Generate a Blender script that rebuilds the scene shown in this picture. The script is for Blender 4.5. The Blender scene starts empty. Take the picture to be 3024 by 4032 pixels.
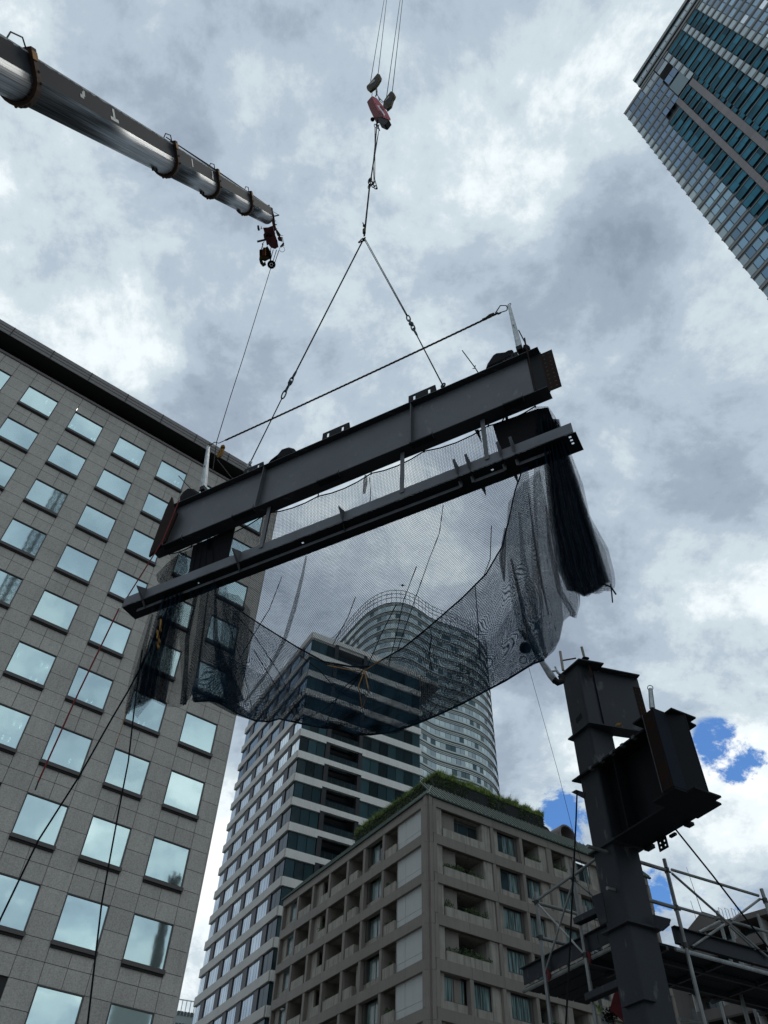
import bpy, bmesh, math, random
from mathutils import Vector, Matrix, noise
random.seed(7)
S = bpy.context.scene
COL = S.collection
rad = math.radians
CZ = 1.6                                     # eye height
# ------------------------------------------------------------------ camera
PITCH, ROLL, FPX = rad(48.8587), rad(2.4068), 3028.0
CM = Matrix.Rotation(math.pi/2+PITCH, 3, 'X') @ Matrix.Rotation(ROLL, 3, 'Z')
cd = bpy.data.cameras.new('camera'); cam = bpy.data.objects.new('camera', cd); COL.objects.link(cam)
cam.matrix_world = Matrix.Translation((0, 0, CZ)) @ CM.to_4x4()
cd.sensor_fit = 'VERTICAL'; cd.sensor_height = 24.0; cd.lens = 24.0*FPX/4032
cd.clip_start = 0.05; cd.clip_end = 4000
S.camera = cam
def ray(x, y): return (CM @ Vector(((x-1512)/FPX, -(y-2016)/FPX, -1))).normalized()
def on_plane(x, y, az, D):
    """point of a vertical plane (azimuth az, D metres ahead) seen at photo position x, y"""
    n = Vector((-math.sin(az), math.cos(az), 0)); v = ray(x, y)
    return v*(D/n.dot(v)) + Vector((0, 0, CZ))
def at_range(x, y, r):
    v = ray(x, y); return v*(r/math.hypot(v.x, v.y)) + Vector((0, 0, CZ))
def proj(p):
    q = CM.transposed() @ (Vector(p)-Vector((0, 0, CZ)))
    if q.z > -0.01: return None
    return 1512-q.x/q.z*FPX, 2016+q.y/q.z*FPX
# ------------------------------------------------------------------ world
W = bpy.data.worlds.new('World'); S.world = W; W.use_nodes = True
nt = W.node_tree; N = nt.nodes; Lk = nt.links; N.clear()
SUNDIR = ray(2330, 330)
sun_el = math.asin(SUNDIR.z); sun_rot = math.atan2(SUNDIR.x, SUNDIR.y)
def nd(t, **k):
    n = N.new(t)
    for a, b in k.items(): setattr(n, a, b)
    return n
def mth(op, a, b=None, c=None, clamp=False):
    n = nd('ShaderNodeMath', operation=op); n.use_clamp = clamp
    for i, v in enumerate((a, b, c)):
        if v is None: continue
        if isinstance(v, (int, float)): n.inputs[i].default_value = v
        else: Lk.new(v, n.inputs[i])
    return n.outputs[0]
sky = nd('ShaderNodeTexSky', sky_type='NISHITA'); sky.sun_disc = False
sky.sun_elevation = sun_el; sky.sun_rotation = sun_rot; sky.altitude = 30; sky.air_density = 1.0; sky.dust_density = 0.6; sky.ozone_density = 1.5
tc = nd('ShaderNodeTexCoord'); DIR = tc.outputs['Generated']
sep = nd('ShaderNodeSeparateXYZ'); Lk.new(DIR, sep.inputs[0])
zz = mth('ADD', mth('MAXIMUM', sep.outputs[2], 0.0), 0.42)
cx = mth('DIVIDE', sep.outputs[0], zz); cy = mth('DIVIDE', sep.outputs[1], zz)
cmb = nd('ShaderNodeCombineXYZ'); Lk.new(cx, cmb.inputs[0]); Lk.new(cy, cmb.inputs[1])
def fbm(scale, detail, rough, dist, off):
    m = nd('ShaderNodeMapping'); m.inputs['Location'].default_value = off; Lk.new(cmb.outputs[0], m.inputs[0])
    n = nd('ShaderNodeTexNoise'); Lk.new(m.outputs[0], n.inputs['Vector'])
    n.inputs['Scale'].default_value = scale; n.inputs['Detail'].default_value = detail
    n.inputs['Roughness'].default_value = rough; n.inputs['Distortion'].default_value = dist
    return n.outputs['Fac']
big = fbm(2.3, 9, 0.57, 0.08, (3.1, 1.7, 0.3))
fine = fbm(6.5, 12, 0.66, 0.15, (8.3, 4.1, 2.0))
rag = fbm(8.5, 10, 0.66, 0.2, (1.3, 6.1, 4.0))
def blobs(lst):
    tot = None
    for (x, y, r, a) in lst:
        d = ray(x, y); dp = nd('ShaderNodeVectorMath', operation='DOT_PRODUCT')
        Lk.new(DIR, dp.inputs[0]); dp.inputs[1].default_value = d
        ang = r/FPX
        mr = nd('ShaderNodeMapRange', interpolation_type='SMOOTHERSTEP'); Lk.new(dp.outputs['Value'], mr.inputs[0])
        mr.inputs[1].default_value = math.cos(ang*2.0); mr.inputs[2].default_value = 1.0
        mr.inputs[3].default_value = 0; mr.inputs[4].default_value = a
        tot = mr.outputs[0] if tot is None else mth('ADD', tot, mr.outputs[0])
    return tot
# where the photograph's thin bright and thick grey parts of the cloud deck are
B = blobs([(2430, 130, 240, .20), (2180, 480, 240, .05), (2010, 800, 170, .15), (1480, 560, 250, .09), (1050, 420, 150, .12), (430, 1330, 170, .13),
    (250, 120, 260, .05), (830, 500, 160, .06), (2300, 900, 330, -.12), (2330, 2100, 420, -.08), (1750, 120, 180, .03), (900, 1350, 200, -.06), (620, 760, 180, .02),
    (1550, 2120, 230, .14), (2700, 2560, 290, .22), (2960, 2780, 130, .10), (2950, 2250, 150, .05), (2300, 3080, 160, .20), (2900, 3180, 170, .18), (2680, 3420, 160, .16), (900, 3050, 300, .18), (780, 3700, 260, .2),
    (2520, 2750, 120, .03), (2820, 3330, 120, -.10), (300, 700, 200, .03), (1200, 1250, 220, .05), (2100, 1500, 260, -.04), (2850, 1700, 350, .02), (2150, 2900, 180, .0), (500, 150, 260, .02)])
v = mth('ADD', mth('MULTIPLY', big, 0.55), mth('MULTIPLY', fine, 0.45))
v = mth('ADD', mth('MULTIPLY', mth('SUBTRACT', v, 0.5), 2.15), 0.52)
v = mth('ADD', v, B)
ramp = nd('ShaderNodeValToRGB'); Lk.new(v, ramp.inputs[0]); cr = ramp.color_ramp; cr.interpolation = 'EASE'
stops = [(0.24, (.245, .305, .385)), (0.38, (.325, .395, .48)), (0.51, (.43, .515, .60)), (0.62, (.575, .665, .72)), (0.75, (.83, .90, .93)), (0.87, (1.0, 1.02, 1.02))]
while len(cr.elements) < len(stops): cr.elements.new(0.5)
for e, (p, c) in zip(cr.elements, stops): e.position = p; e.color = (*c, 1)
# gaps through which the blue shows
HB = blobs([(2880, 2965, 75, .27), (2800, 2900, 45, .14), (2175, 3160, 50, .22), (2265, 3240, 62, .26), (2560, 3480, 45, .30), (2590, 3600, 50, .36), (2830, 3600, 60, .18), (2960, 3560, 40, .12), (2740, 3240, 35, .12), (2960, 3040, 55, .12)])
hole = mth('ADD', mth('MULTIPLY', mth('MULTIPLY', mth('SUBTRACT', rag, 0.54), 3.2), mth('MULTIPLY', HB, 5.0, clamp=True)), HB)
hm = nd('ShaderNodeMapRange', interpolation_type='SMOOTHSTEP'); Lk.new(hole, hm.inputs[0]); hm.inputs[1].default_value = 0.06; hm.inputs[2].default_value = 0.34
skm = nd('ShaderNodeMix', data_type='RGBA', blend_type='MULTIPLY'); skm.inputs[0].default_value = 1; Lk.new(sky.outputs[0], skm.inputs[6]); skm.inputs[7].default_value = (.05, .082, .115, 1)
mix = nd('ShaderNodeMix', data_type='RGBA'); Lk.new(hm.outputs[0], mix.inputs[0]); Lk.new(ramp.outputs[0], mix.inputs[6]); Lk.new(skm.outputs[2], mix.inputs[7])
bg = nd('ShaderNodeBackground'); Lk.new(mix.outputs[2], bg.inputs[0]); bg.inputs[1].default_value = 1.0
out = nd('ShaderNodeOutputWorld'); Lk.new(bg.outputs[0], out.inputs[0])
sl = bpy.data.lights.new('sun', 'SUN'); sl.energy = 0.55; sl.angle = rad(14); sl.color = (1, .96, .9)
so = bpy.data.objects.new('sun', sl); COL.objects.link(so); so.rotation_euler = SUNDIR.to_track_quat('Z', 'Y').to_euler()
S.view_settings.view_transform = 'Standard'; S.view_settings.look = 'None'; S.view_settings.exposure = 0.13; S.view_settings.gamma = 1
S.view_settings.use_curve_mapping = False
S.cycles.transparent_max_bounces = 24; S.cycles.max_bounces = 5; S.cycles.glossy_bounces = 3; S.cycles.diffuse_bounces = 2
S.cycles.sample_clamp_indirect = 6
# ------------------------------------------------------------------ materials
MAT = {}
def mat(name, col, rough=.6, metal=0., var=0., nscale=6., bump=0., spec=.5, stain=0., grain=0., gscale=60., col2=None, streak=False, rnd=0., scuff=0.):
    """procedural material: base colour with noise variation, grain, vertical stains and per-piece variation"""
    m = bpy.data.materials.new(name); m.use_nodes = True; t = m.node_tree; b = t.nodes['Principled BSDF']
    b.inputs['Roughness'].default_value = rough; b.inputs['Metallic'].default_value = metal
    b.inputs['Specular IOR Level'].default_value = spec; b.inputs['Base Color'].default_value = (*col, 1)
    c = None
    g = t.nodes.new('ShaderNodeNewGeometry')
    def noi(sc, det, vec=None):
        n = t.nodes.new('ShaderNodeTexNoise'); n.inputs['Scale'].default_value = sc; n.inputs['Detail'].default_value = det
        t.links.new(vec or g.outputs['Position'], n.inputs['Vector']); return n.outputs['Fac']
    def mixc(fac, a, bb, blend='MIX'):
        n = t.nodes.new('ShaderNodeMix'); n.data_type = 'RGBA'; n.blend_type = blend
        for i, v in ((0, fac), (6, a), (7, bb)):
            if isinstance(v, (tuple, list)): n.inputs[i].default_value = (*v, 1)
            elif isinstance(v, float): n.inputs[i].default_value = v
            else: t.links.new(v, n.inputs[i])
        return n.outputs[2]
    def mr(x, a, b2, c2, d):
        n = t.nodes.new('ShaderNodeMapRange'); t.links.new(x, n.inputs[0])
        for i, v in enumerate((a, b2, c2, d)): n.inputs[i+1].default_value = v
        return n.outputs[0]
    cur = tuple(col)
    if col2: cur = mixc(mr(noi(nscale, 6), .42, .62, 0, 1), cur, tuple(col2))
    if var:
        k = mr(noi(nscale, 5), .3, .7, 1-var, 1+var); v = t.nodes.new('ShaderNodeCombineColor')
        for i in range(3): t.links.new(k, v.inputs[i])
        cur = mixc(1.0, cur, v.outputs[0], 'MULTIPLY')
    if grain:
        k = mr(noi(gscale, 2), .3, .7, 1-grain, 1+grain); v = t.nodes.new('ShaderNodeCombineColor')
        for i in range(3): t.links.new(k, v.inputs[i])
        cur = mixc(1.0, cur, v.outputs[0], 'MULTIPLY')
    if stain:
        mp = t.nodes.new('ShaderNodeMapping'); mp.inputs['Scale'].default_value = (3.5, 3.5, .25); t.links.new(g.outputs['Position'], mp.inputs[0])
        k = mr(noi(1.3, 6, mp.outputs[0]), .45, .75, 1, 1-stain); v = t.nodes.new('ShaderNodeCombineColor')
        for i in range(3): t.links.new(k, v.inputs[i])
        cur = mixc(1.0, cur, v.outputs[0], 'MULTIPLY')
    if rnd:
        oi = t.nodes.new('ShaderNodeObjectInfo'); k = mr(oi.outputs['Random'], 0, 1, 1-rnd, 1+rnd); v = t.nodes.new('ShaderNodeCombineColor')
        for i in range(3): t.links.new(k, v.inputs[i])
        cur = mixc(1.0, cur, v.outputs[0], 'MULTIPLY')
    if scuff:
        mp2 = t.nodes.new('ShaderNodeMapping'); mp2.inputs['Rotation'].default_value = (.4, .9, .3); mp2.inputs['Scale'].default_value = (1, 6, 1.6); t.links.new(g.outputs['Position'], mp2.inputs[0])
        cur = mixc(mr(noi(2.2, 9, mp2.outputs[0]), .63, .70, 0, scuff), cur, (.16, .165, .165)); cur = mixc(mr(noi(5.5, 6), .66, .74, 0, scuff), cur, (.075, .045, .03))
    if not isinstance(cur, tuple): t.links.new(cur, b.inputs['Base Color'])
    if bump:
        bp = t.nodes.new('ShaderNodeBump'); bp.inputs['Strength'].default_value = bump; bp.inputs['Distance'].default_value = .02
        t.links.new(noi(gscale*.7, 4), bp.inputs['Height']); t.links.new(bp.outputs[0], b.inputs['Normal'])
    MAT[name] = m; return m
mat('granite', (.42, .395, .355), .65, grain=.20, gscale=14, var=.10, nscale=.35, rnd=.06, stain=.12)
mat('granite_back', (.03, .03, .03), .9)
mat('roof_metal', (.16, .145, .14), .5, var=.1)
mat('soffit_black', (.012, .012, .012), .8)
mat('sill', (.075, .065, .06), .5)
def glass(name, col, rough=.03, metal=.92, wob=.0, rnd=.05):
    m = mat(name, col, rough, metal, rnd=rnd)
    t = m.node_tree; b = t.nodes['Principled BSDF']
    if wob:
        g = t.nodes.new('ShaderNodeNewGeometry'); n = t.nodes.new('ShaderNodeTexNoise'); n.inputs['Scale'].default_value = .9
        t.links.new(g.outputs['Position'], n.inputs['Vector']); bp = t.nodes.new('ShaderNodeBump'); bp.inputs['Strength'].default_value = wob
        bp.inputs['Distance'].default_value = .05; t.links.new(n.outputs['Fac'], bp.inputs['Height']); t.links.new(bp.outputs[0], b.inputs['Normal'])
    return m
glass('glass_office', (.70, .88, .88), .03, .95, .03, .07)
glass('glass_pale', (.62, .68, .72), .05, .9, .1, .10)
glass('glass_dark', (.02, .034, .038), .06, .0, .1, .5)
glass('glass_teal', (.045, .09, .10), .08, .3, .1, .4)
glass('glass_blue', (.06, .13, .21), .06, .8, .15, .3)
glass('glass_blue2', (.12, .205, .28), .06, .8, .15, .2)
glass('glass_sky', (.18, .29, .37), .05, .85, .15, .15)
glass('glass_grey', (.27, .33, .345), .12, .55, .1, .10)
glass('glass_tower', (.40, .48, .49), .08, .6, .15, .22)
glass('spandrel_glass', (.34, .385, .37), .25, .35, .1, .06)
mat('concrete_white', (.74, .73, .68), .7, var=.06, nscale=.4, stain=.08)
mat('concrete_grey', (.48, .465, .43), .7, var=.06, nscale=.4, stain=.1)  # also the shaded tone for the striped tower's left-face bands
mat('mullion', (.02, .021, .025), .4)
mat('pier_dark', (.035, .033, .042), .5)
mat('balcony_dark', (.012, .013, .016), .5)
mat('hotel_spandrel', (.215, .19, .165), .7, var=.07, nscale=.5, stain=.12, rnd=.05)
mat('hotel_concrete', (.32, .30, .255), .8, var=.12, nscale=1.4, stain=.5, rnd=.06)
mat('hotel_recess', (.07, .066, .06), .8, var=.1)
mat('hotel_white', (.50, .52, .51), .7, stain=.06)
mat('frame_grey', (.09, .09, .085), .4, .3)
mat('green_metal', (.075, .105, .088), .7, .0, var=.12, nscale=.6, stain=.15)
mat('green_trim', (.012, .035, .024), .6)
mat('ivy_wall', (.016, .02, .02), .9)
mat('leaf', (.10, .16, .035), .6, rnd=.0, col2=(.025, .05, .016), nscale=3)
mat('grass', (.33, .43, .09), .6, col2=(.17, .26, .05), nscale=2)
mat('leaf_dark', (.03, .06, .02), .6, col2=(.07, .11, .035), nscale=4)
mat('leaf_red', (.12, .04, .03), .6)
mat('tower_panel', (.165, .145, .14), .6, var=.08, nscale=.2, rnd=.1)
mat('tower_strip', (.17, .18, .17), .6, .0, var=.1)
mat('tower_ledge', (.035, .04, .04), .5)
mat('curtain_slat', (.03, .13, .18), .7, var=.25, nscale=.25, rnd=.45, spec=.1)
mat('curtain_shadow', (.006, .022, .032), .7, var=.3, nscale=.3)  # slab and blind shadow put into the colour of the recess back
mat('steel_primer', (.0185, .0225, .028), .6, .0, spec=.3, var=.14, nscale=1.2, grain=.06, gscale=40, rnd=.06, scuff=.35)
mat('steel_blue', (.010, .014, .022), .7, spec=.1)
mat('steel_edge', (.15, .16, .18), .6, spec=.3, var=.15)
mat('steel_strip', (.105, .112, .125), .6, spec=.3, var=.18, nscale=2, scuff=.35)
mat('steel_light', (.062, .069, .078), .55, .0, var=.16, nscale=1.5, grain=.08, scuff=.35)
mat('steel_rust', (.026, .014, .010), .85, var=.3, nscale=6, col2=(.014, .010, .009), spec=.1)
mat('steel_dark', (.009, .0105, .013), .7, .0, spec=.15, var=.12, nscale=2)
mat('galvanised', (.36, .39, .40), .4, .6, var=.22, nscale=9, grain=.15)
mat('pipe', (.20, .21, .205), .45, .5, var=.3, nscale=5, stain=.2)
mat('clamp', (.045, .045, .045), .6, .4)
mat('rope', (.03, .022, .02), .9)
mat('rope_black', (.007, .008, .010), .9, spec=.1)
mat('rope_red', (.16, .010, .014), .8)
mat('rope_yellow', (.26, .14, .03), .85, var=.3, nscale=30)
mat('wire', (.012, .013, .015), .7, .0, spec=.1)
mat('shackle', (.012, .035, .045), .6, .0, spec=.2)
mat('hook_red', (.11, .004, .010), .6, spec=.1, var=.15, nscale=8)
mat('hook_face', (.40, .075, .095), .6, spec=.1, var=.12, nscale=10)
mat('hook_dark', (.014, .014, .014), .7, .0, spec=.12)
mat('hook_yellow', (.085, .062, .018), .7, var=.4, nscale=9, col2=(.012, .012, .010), spec=.1)
mat('boom_paint', (.055, .06, .066), .5, var=.18, nscale=2.5, grain=.1)
mat('boom_pale', (.33, .36, .36), .5, var=.12, nscale=6)
mat('boom_rust', (.075, .034, .016), .8, var=.4, nscale=8, col2=(.04, .022, .014))
mat('boom_yellow', (.36, .16, .02), .7, var=.3, nscale=9)
mat('head_red', (.085, .014, .018), .6, var=.3, nscale=6)
mat('head_pink', (.42, .24, .24), .6)
mat('tarp_black', (.007, .007, .0085), .85, bump=.2, spec=.12)
mat('tarp_red', (.10, .006, .010), .8, var=.25, nscale=10)
mat('tile_brown', (.115, .10, .09), .8, var=.12, nscale=.3, stain=.15)
mat('tile_dark', (.05, .045, .04), .85, var=.1)
mat('white_paint', (.62, .64, .64), .6)
mat('asphalt', (.055, .055, .055), .9, var=.15, nscale=.5, grain=.2)
mat('paving', (.15, .148, .14), .85, var=.1, nscale=.4)
mat('rail_pale', (.30, .33, .33), .5)
# shiny worn boom underside: streaks run along the boom (uv.x)
def boom_shell():
    m = bpy.data.materials.new('boom_shell'); m.use_nodes = True; t = m.node_tree; b = t.nodes['Principled BSDF']
    uv = t.nodes.new('ShaderNodeUVMap'); mp = t.nodes.new('ShaderNodeMapping'); mp.inputs['Scale'].default_value = (.22, 16, 1); t.links.new(uv.outputs[0], mp.inputs[0])
    n = t.nodes.new('ShaderNodeTexNoise'); n.inputs['Scale'].default_value = 3.0; n.inputs['Detail'].default_value = 6; t.links.new(mp.outputs[0], n.inputs['Vector'])
    r = t.nodes.new('ShaderNodeValToRGB'); t.links.new(n.outputs['Fac'], r.inputs[0]); e = r.color_ramp.elements
    e[0].position = .38; e[0].color = (.06, .07, .075, 1); e[1].position = .60; e[1].color = (.22, .24, .255, 1)
    t.links.new(r.outputs[0], b.inputs['Base Color']); b.inputs['Metallic'].default_value = .8; b.inputs['Roughness'].default_value = .42
    MAT['boom_shell'] = m
boom_shell()
# painted boom side with flaked pale edge along the top (uv.y 0..1 across the side)
def boom_side():
    m = bpy.data.materials.new('boom_side'); m.use_nodes = True; t = m.node_tree; b = t.nodes['Principled BSDF']
    uv = t.nodes.new('ShaderNodeUVMap'); sp = t.nodes.new('ShaderNodeSeparateXYZ'); t.links.new(uv.outputs[0], sp.inputs[0])
    n = t.nodes.new('ShaderNodeTexNoise'); n.inputs['Scale'].default_value = 4.5; n.inputs['Detail'].default_value = 7; n.inputs['Roughness'].default_value = .7; t.links.new(uv.outputs[0], n.inputs['Vector'])
    a = t.nodes.new('ShaderNodeMath'); a.operation = 'MULTIPLY_ADD'; t.links.new(n.outputs['Fac'], a.inputs[0]); a.inputs[1].default_value = .42; t.links.new(sp.outputs[1], a.inputs[2])
    r = t.nodes.new('ShaderNodeMapRange'); t.links.new(a.outputs[0], r.inputs[0]); r.inputs[1].default_value = 1.12; r.inputs[2].default_value = 1.14
    mx = t.nodes.new('ShaderNodeMix'); mx.data_type = 'RGBA'; t.links.new(r.outputs[0], mx.inputs[0]); mx.inputs[6].default_value = (.018, .021, .026, 1); mx.inputs[7].default_value = (.36, .39, .39, 1)
    n2 = t.nodes.new('ShaderNodeTexNoise'); n2.inputs['Scale'].default_value = 1.4; n2.inputs['Detail'].default_value = 8; t.links.new(uv.outputs[0], n2.inputs['Vector'])
    r2 = t.nodes.new('ShaderNodeMapRange'); t.links.new(n2.outputs['Fac'], r2.inputs[0]); r2.inputs[1].default_value = .72; r2.inputs[2].default_value = .74
    mx2 = t.nodes.new('ShaderNodeMix'); mx2.data_type = 'RGBA'; t.links.new(r2.outputs[0], mx2.inputs[0]); t.links.new(mx.outputs[2], mx2.inputs[6]); mx2.inputs[7].default_value = (.25, .27, .27, 1)
    t.links.new(mx2.outputs[2], b.inputs['Base Color']); b.inputs['Roughness'].default_value = .7; b.inputs['Specular IOR Level'].default_value = .15
    MAT['boom_side'] = m
boom_side()
# curtain behind hotel glass: vertical folds
def curtain():
    m = bpy.data.materials.new('curtain'); m.use_nodes = True; t = m.node_tree; b = t.nodes['Principled BSDF']
    g = t.nodes.new('ShaderNodeTexCoord'); mp = t.nodes.new('ShaderNodeMapping'); mp.inputs['Scale'].default_value = (9, 1, .35); t.links.new(g.outputs['Object'], mp.inputs[0])
    n = t.nodes.new('ShaderNodeTexNoise'); n.inputs['Scale'].default_value = 1.6; n.inputs['Detail'].default_value = 3; n.noise_dimensions = '3D'
    oi = t.nodes.new('ShaderNodeObjectInfo'); ad = t.nodes.new('ShaderNodeVectorMath'); ad.operation = 'ADD'
    t.links.new(mp.outputs[0], ad.inputs[0]); t.links.new(oi.outputs['Location'], ad.inputs[1]); t.links.new(ad.outputs[0], n.inputs['Vector'])
    r = t.nodes.new('ShaderNodeValToRGB'); t.links.new(n.outputs['Fac'], r.inputs[0]); e = r.color_ramp.elements
    e[0].position = .40; e[0].color = (.035, .07, .07, 1); e[1].position = .66; e[1].color = (.27, .38, .37, 1)
    t.links.new(r.outputs[0], b.inputs['Base Color']); b.inputs['Roughness'].default_value = .22; b.inputs['Specular IOR Level'].default_value = .7
    MAT['curtain'] = m
curtain()
# knotted net: hexagonal mesh threads, open between (uv in metres)
def netmat(name, cell, thick, col, fuzz=.0):
    m = bpy.data.materials.new(name); m.use_nodes = True; t = m.node_tree; b = t.nodes['Principled BSDF']; L = t.links
    def M(op, a, c=None):
        n = t.nodes.new('ShaderNodeMath'); n.operation = op
        for i, v in enumerate((a, c)):
            if v is None: continue
            if isinstance(v, (int, float)): n.inputs[i].default_value = v
            else: L.new(v, n.inputs[i])
        return n.outputs[0]
    uv = t.nodes.new('ShaderNodeUVMap'); sp = t.nodes.new('ShaderNodeSeparateXYZ'); L.new(uv.outputs[0], sp.inputs[0])
    x = M('DIVIDE', sp.outputs[0], cell); y = M('DIVIDE', sp.outputs[1], cell); s3 = 1.7320508
    def cellc(ox, oy):
        a = M('SUBTRACT', M('FLOORED_MODULO', M('ADD', x, ox), 1.0), .5); c = M('SUBTRACT', M('FLOORED_MODULO', M('ADD', y, oy), s3), s3/2)
        a = M('ABSOLUTE', a); c = M('ABSOLUTE', c)
        return M('MAXIMUM', a, M('ADD', M('MULTIPLY', a, .5), M('MULTIPLY', c, s3/2)))
    dd = M('MINIMUM', cellc(0, 0), cellc(.5, s3/2))
    nn = t.nodes.new('ShaderNodeTexNoise'); nn.inputs['Scale'].default_value = 5.5; nn.inputs['Detail'].default_value = 5; L.new(uv.outputs[0], nn.inputs['Vector'])
    th = M('GREATER_THAN', M('ADD', dd, M('MULTIPLY', M('SUBTRACT', nn.outputs['Fac'], .5), fuzz)), .5-thick)
    b.inputs['Base Color'].default_value = (*col, 1); b.inputs['Roughness'].default_value = .9; b.inputs['Specular IOR Level'].default_value = .05
    L.new(th, b.inputs['Alpha']); MAT[name] = m
netmat('net', .029, .105, (.006, .016, .027), .06)
netmat('net_fold', .029, .14, (.005, .018, .032), .12)
netmat('net_dense', .026, .19, (.004, .014, .026), .22)
netmat('net_solid', .024, .27, (.003, .012, .022), .35)
mat('crown', (.10, .11, .11), .5)
def see_in():
    t = MAT['glass_office'].node_tree; o = t.nodes['Material Output']; b = t.nodes['Principled BSDF']; tr = t.nodes.new('ShaderNodeBsdfTransparent'); tr.inputs[0].default_value = (.8, .95, .95, 1)
    mx = t.nodes.new('ShaderNodeMixShader'); mx.inputs[0].default_value = .13; t.links.new(b.outputs[0], mx.inputs[1]); t.links.new(tr.outputs[0], mx.inputs[2]); t.links.new(mx.outputs[0], o.inputs['Surface'])
    m = bpy.data.materials.new('lamp_glow'); m.use_nodes = True; b = m.node_tree.nodes['Principled BSDF']; b.inputs['Emission Color'].default_value = (1, .95, .85, 1); b.inputs['Emission Strength'].default_value = 3.2; MAT['lamp_glow'] = m
see_in()
# ------------------------------------------------------------------ object helpers
def tag(o, label=None, cat=None, group=None, kind=None):
    for k, v in (('label', label), ('category', cat), ('group', group), ('kind', kind)):
        if v: o[k] = v
    return o
def link(name, data, parent=None):
    o = bpy.data.objects.new(name, data); COL.objects.link(o)
    if parent is not None: o.parent = parent
    return o
def empty(name, loc=(0, 0, 0), **k):
    o = link(name, None); o.location = loc; o.empty_display_size = .3; return tag(o, **k)
_bc = {}
def boxdata(dx, dy, dz, m):
    key = (round(dx, 3), round(dy, 3), round(dz, 3), m)
    if key not in _bc:
        v = [(x, y, z) for z in (0, dz) for y in (0, dy) for x in (0, dx)]
        f = [(0, 2, 3, 1), (4, 5, 7, 6), (0, 1, 5, 4), (2, 6, 7, 3), (0, 4, 6, 2), (1, 3, 7, 5)]
        me = bpy.data.meshes.new(m+'_box'); me.from_pydata(v, [], f); me.materials.append(MAT[m]); _bc[key] = me
    return _bc[key]
class MB:
    """collects boxes, prisms and tubes (optionally in a frame) and links them as one mesh object"""
    def __init__(s): s.v = []; s.f = []; s.mi = []; s.mats = []; s.uv = {}
    def m(s, name):
        if name not in s.mats: s.mats.append(name)
        return s.mats.index(name)
    def add(s, vs, fs, m, T=None):
        b = len(s.v); i = s.m(m)
        s.v += [tuple(T @ Vector(p)) if T else tuple(p) for p in vs]
        for f in fs: s.f.append(tuple(b+k for k in f)); s.mi.append(i)
    def box(s, a, c, m, T=None):
        x0, y0, z0 = a; x1, y1, z1 = c
        s.add([(x, y, z) for z in (z0, z1) for y in (y0, y1) for x in (x0, x1)],
              [(0, 2, 3, 1), (4, 5, 7, 6), (0, 1, 5, 4), (2, 6, 7, 3), (0, 4, 6, 2), (1, 3, 7, 5)], m, T)
    def prism(s, poly, dvec, m, T=None):
        n = len(poly); dv = Vector(dvec); P = [Vector(p) for p in poly]
        s.add(P+[p+dv for p in P], [tuple(range(n))[::-1], tuple(range(n, 2*n))]+[(i, (i+1) % n, n+(i+1) % n, n+i) for i in range(n)], m, T)
    def tube(s, pts, r, m, n=8, T=None, caps=True):
        P = [Vector(p) for p in pts]; rings = []
        rr = r if isinstance(r, (list, tuple)) else [r]*len(P); up = None
        for i, p in enumerate(P):
            d = (P[min(i+1, len(P)-1)]-P[max(i-1, 0)]).normalized()
            if up is None:
                up = d.orthogonal().normalized()
            up = (up-d*up.dot(d)).normalized(); sd = d.cross(up)
            rings.append([p+(up*math.cos(a)+sd*math.sin(a))*rr[i] for a in [2*math.pi*k/n for k in range(n)]])
        vs = [q for R_ in rings for q in R_]; fs = []
        for i in range(len(P)-1):
            for k in range(n): fs.append((i*n+k, i*n+(k+1) % n, (i+1)*n+(k+1) % n, (i+1)*n+k))
        if caps: fs += [tuple(range(n))[::-1], tuple((len(P)-1)*n+k for k in range(n))]
        s.add(vs, fs, m, T)
    def ring(s, c, ax, R_, r, m, n=14, a0=0, a1=2*math.pi, k=6):
        c = Vector(c); ax = Vector(ax).normalized(); u = ax.orthogonal().normalized(); w = ax.cross(u)
        s.tube([c+(u*math.cos(a0+(a1-a0)*i/n)+w*math.sin(a0+(a1-a0)*i/n))*R_ for i in range(n+1)], r, m, k)
    def sphere(s, c, r, m, nu=10, nv=6, sc=(1, 1, 1)):
        c = Vector(c); vs = []; fs = []
        for j in range(nv+1):
            t = math.pi*j/nv
            for i in range(nu):
                a = 2*math.pi*i/nu; vs.append(c+Vector((math.sin(t)*math.cos(a)*sc[0], math.sin(t)*math.sin(a)*sc[1], math.cos(t)*sc[2]))*r)
        for j in range(nv):
            for i in range(nu): fs.append((j*nu+i, (j+1)*nu+i, (j+1)*nu+(i+1) % nu, j*nu+(i+1) % nu))
        s.add(vs, fs, m)
    def leafs(s, pts, size, m, up=0.):
        for p in pts:
            d = Vector((random.gauss(0, 1), random.gauss(0, 1), random.gauss(0, 1)+up)).normalized(); e = d.orthogonal().normalized()
            e.rotate(Matrix.Rotation(random.uniform(0, 6.28), 3, d)); k = size*random.uniform(.6, 1.4)
            p = Vector(p); s.add([p, p+d*k+e*k*.35, p+d*k*2, p+d*k-e*k*.35], [(0, 1, 2, 3)], m)
    def build(s, name, parent=None, origin=None, rotz=0., smooth=False):
        me = bpy.data.meshes.new(name)
        if origin is not None:
            Ti = (Matrix.Translation(origin) @ Matrix.Rotation(rotz, 4, 'Z')).inverted(); vs = [tuple(Ti @ Vector(p)) for p in s.v]
        else: vs = s.v
        me.from_pydata(vs, [], s.f)
        for k in s.mats: me.materials.append(MAT[k])
        me.polygons.foreach_set('material_index', s.mi)
        if smooth:
            me.polygons.foreach_set('use_smooth', [True]*len(s.f))
        me.update()
        o = link(name, me)
        if origin is not None: o.location = origin; o.rotation_euler[2] = rotz
        if parent is not None: attach(o, parent)
        return o
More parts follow.
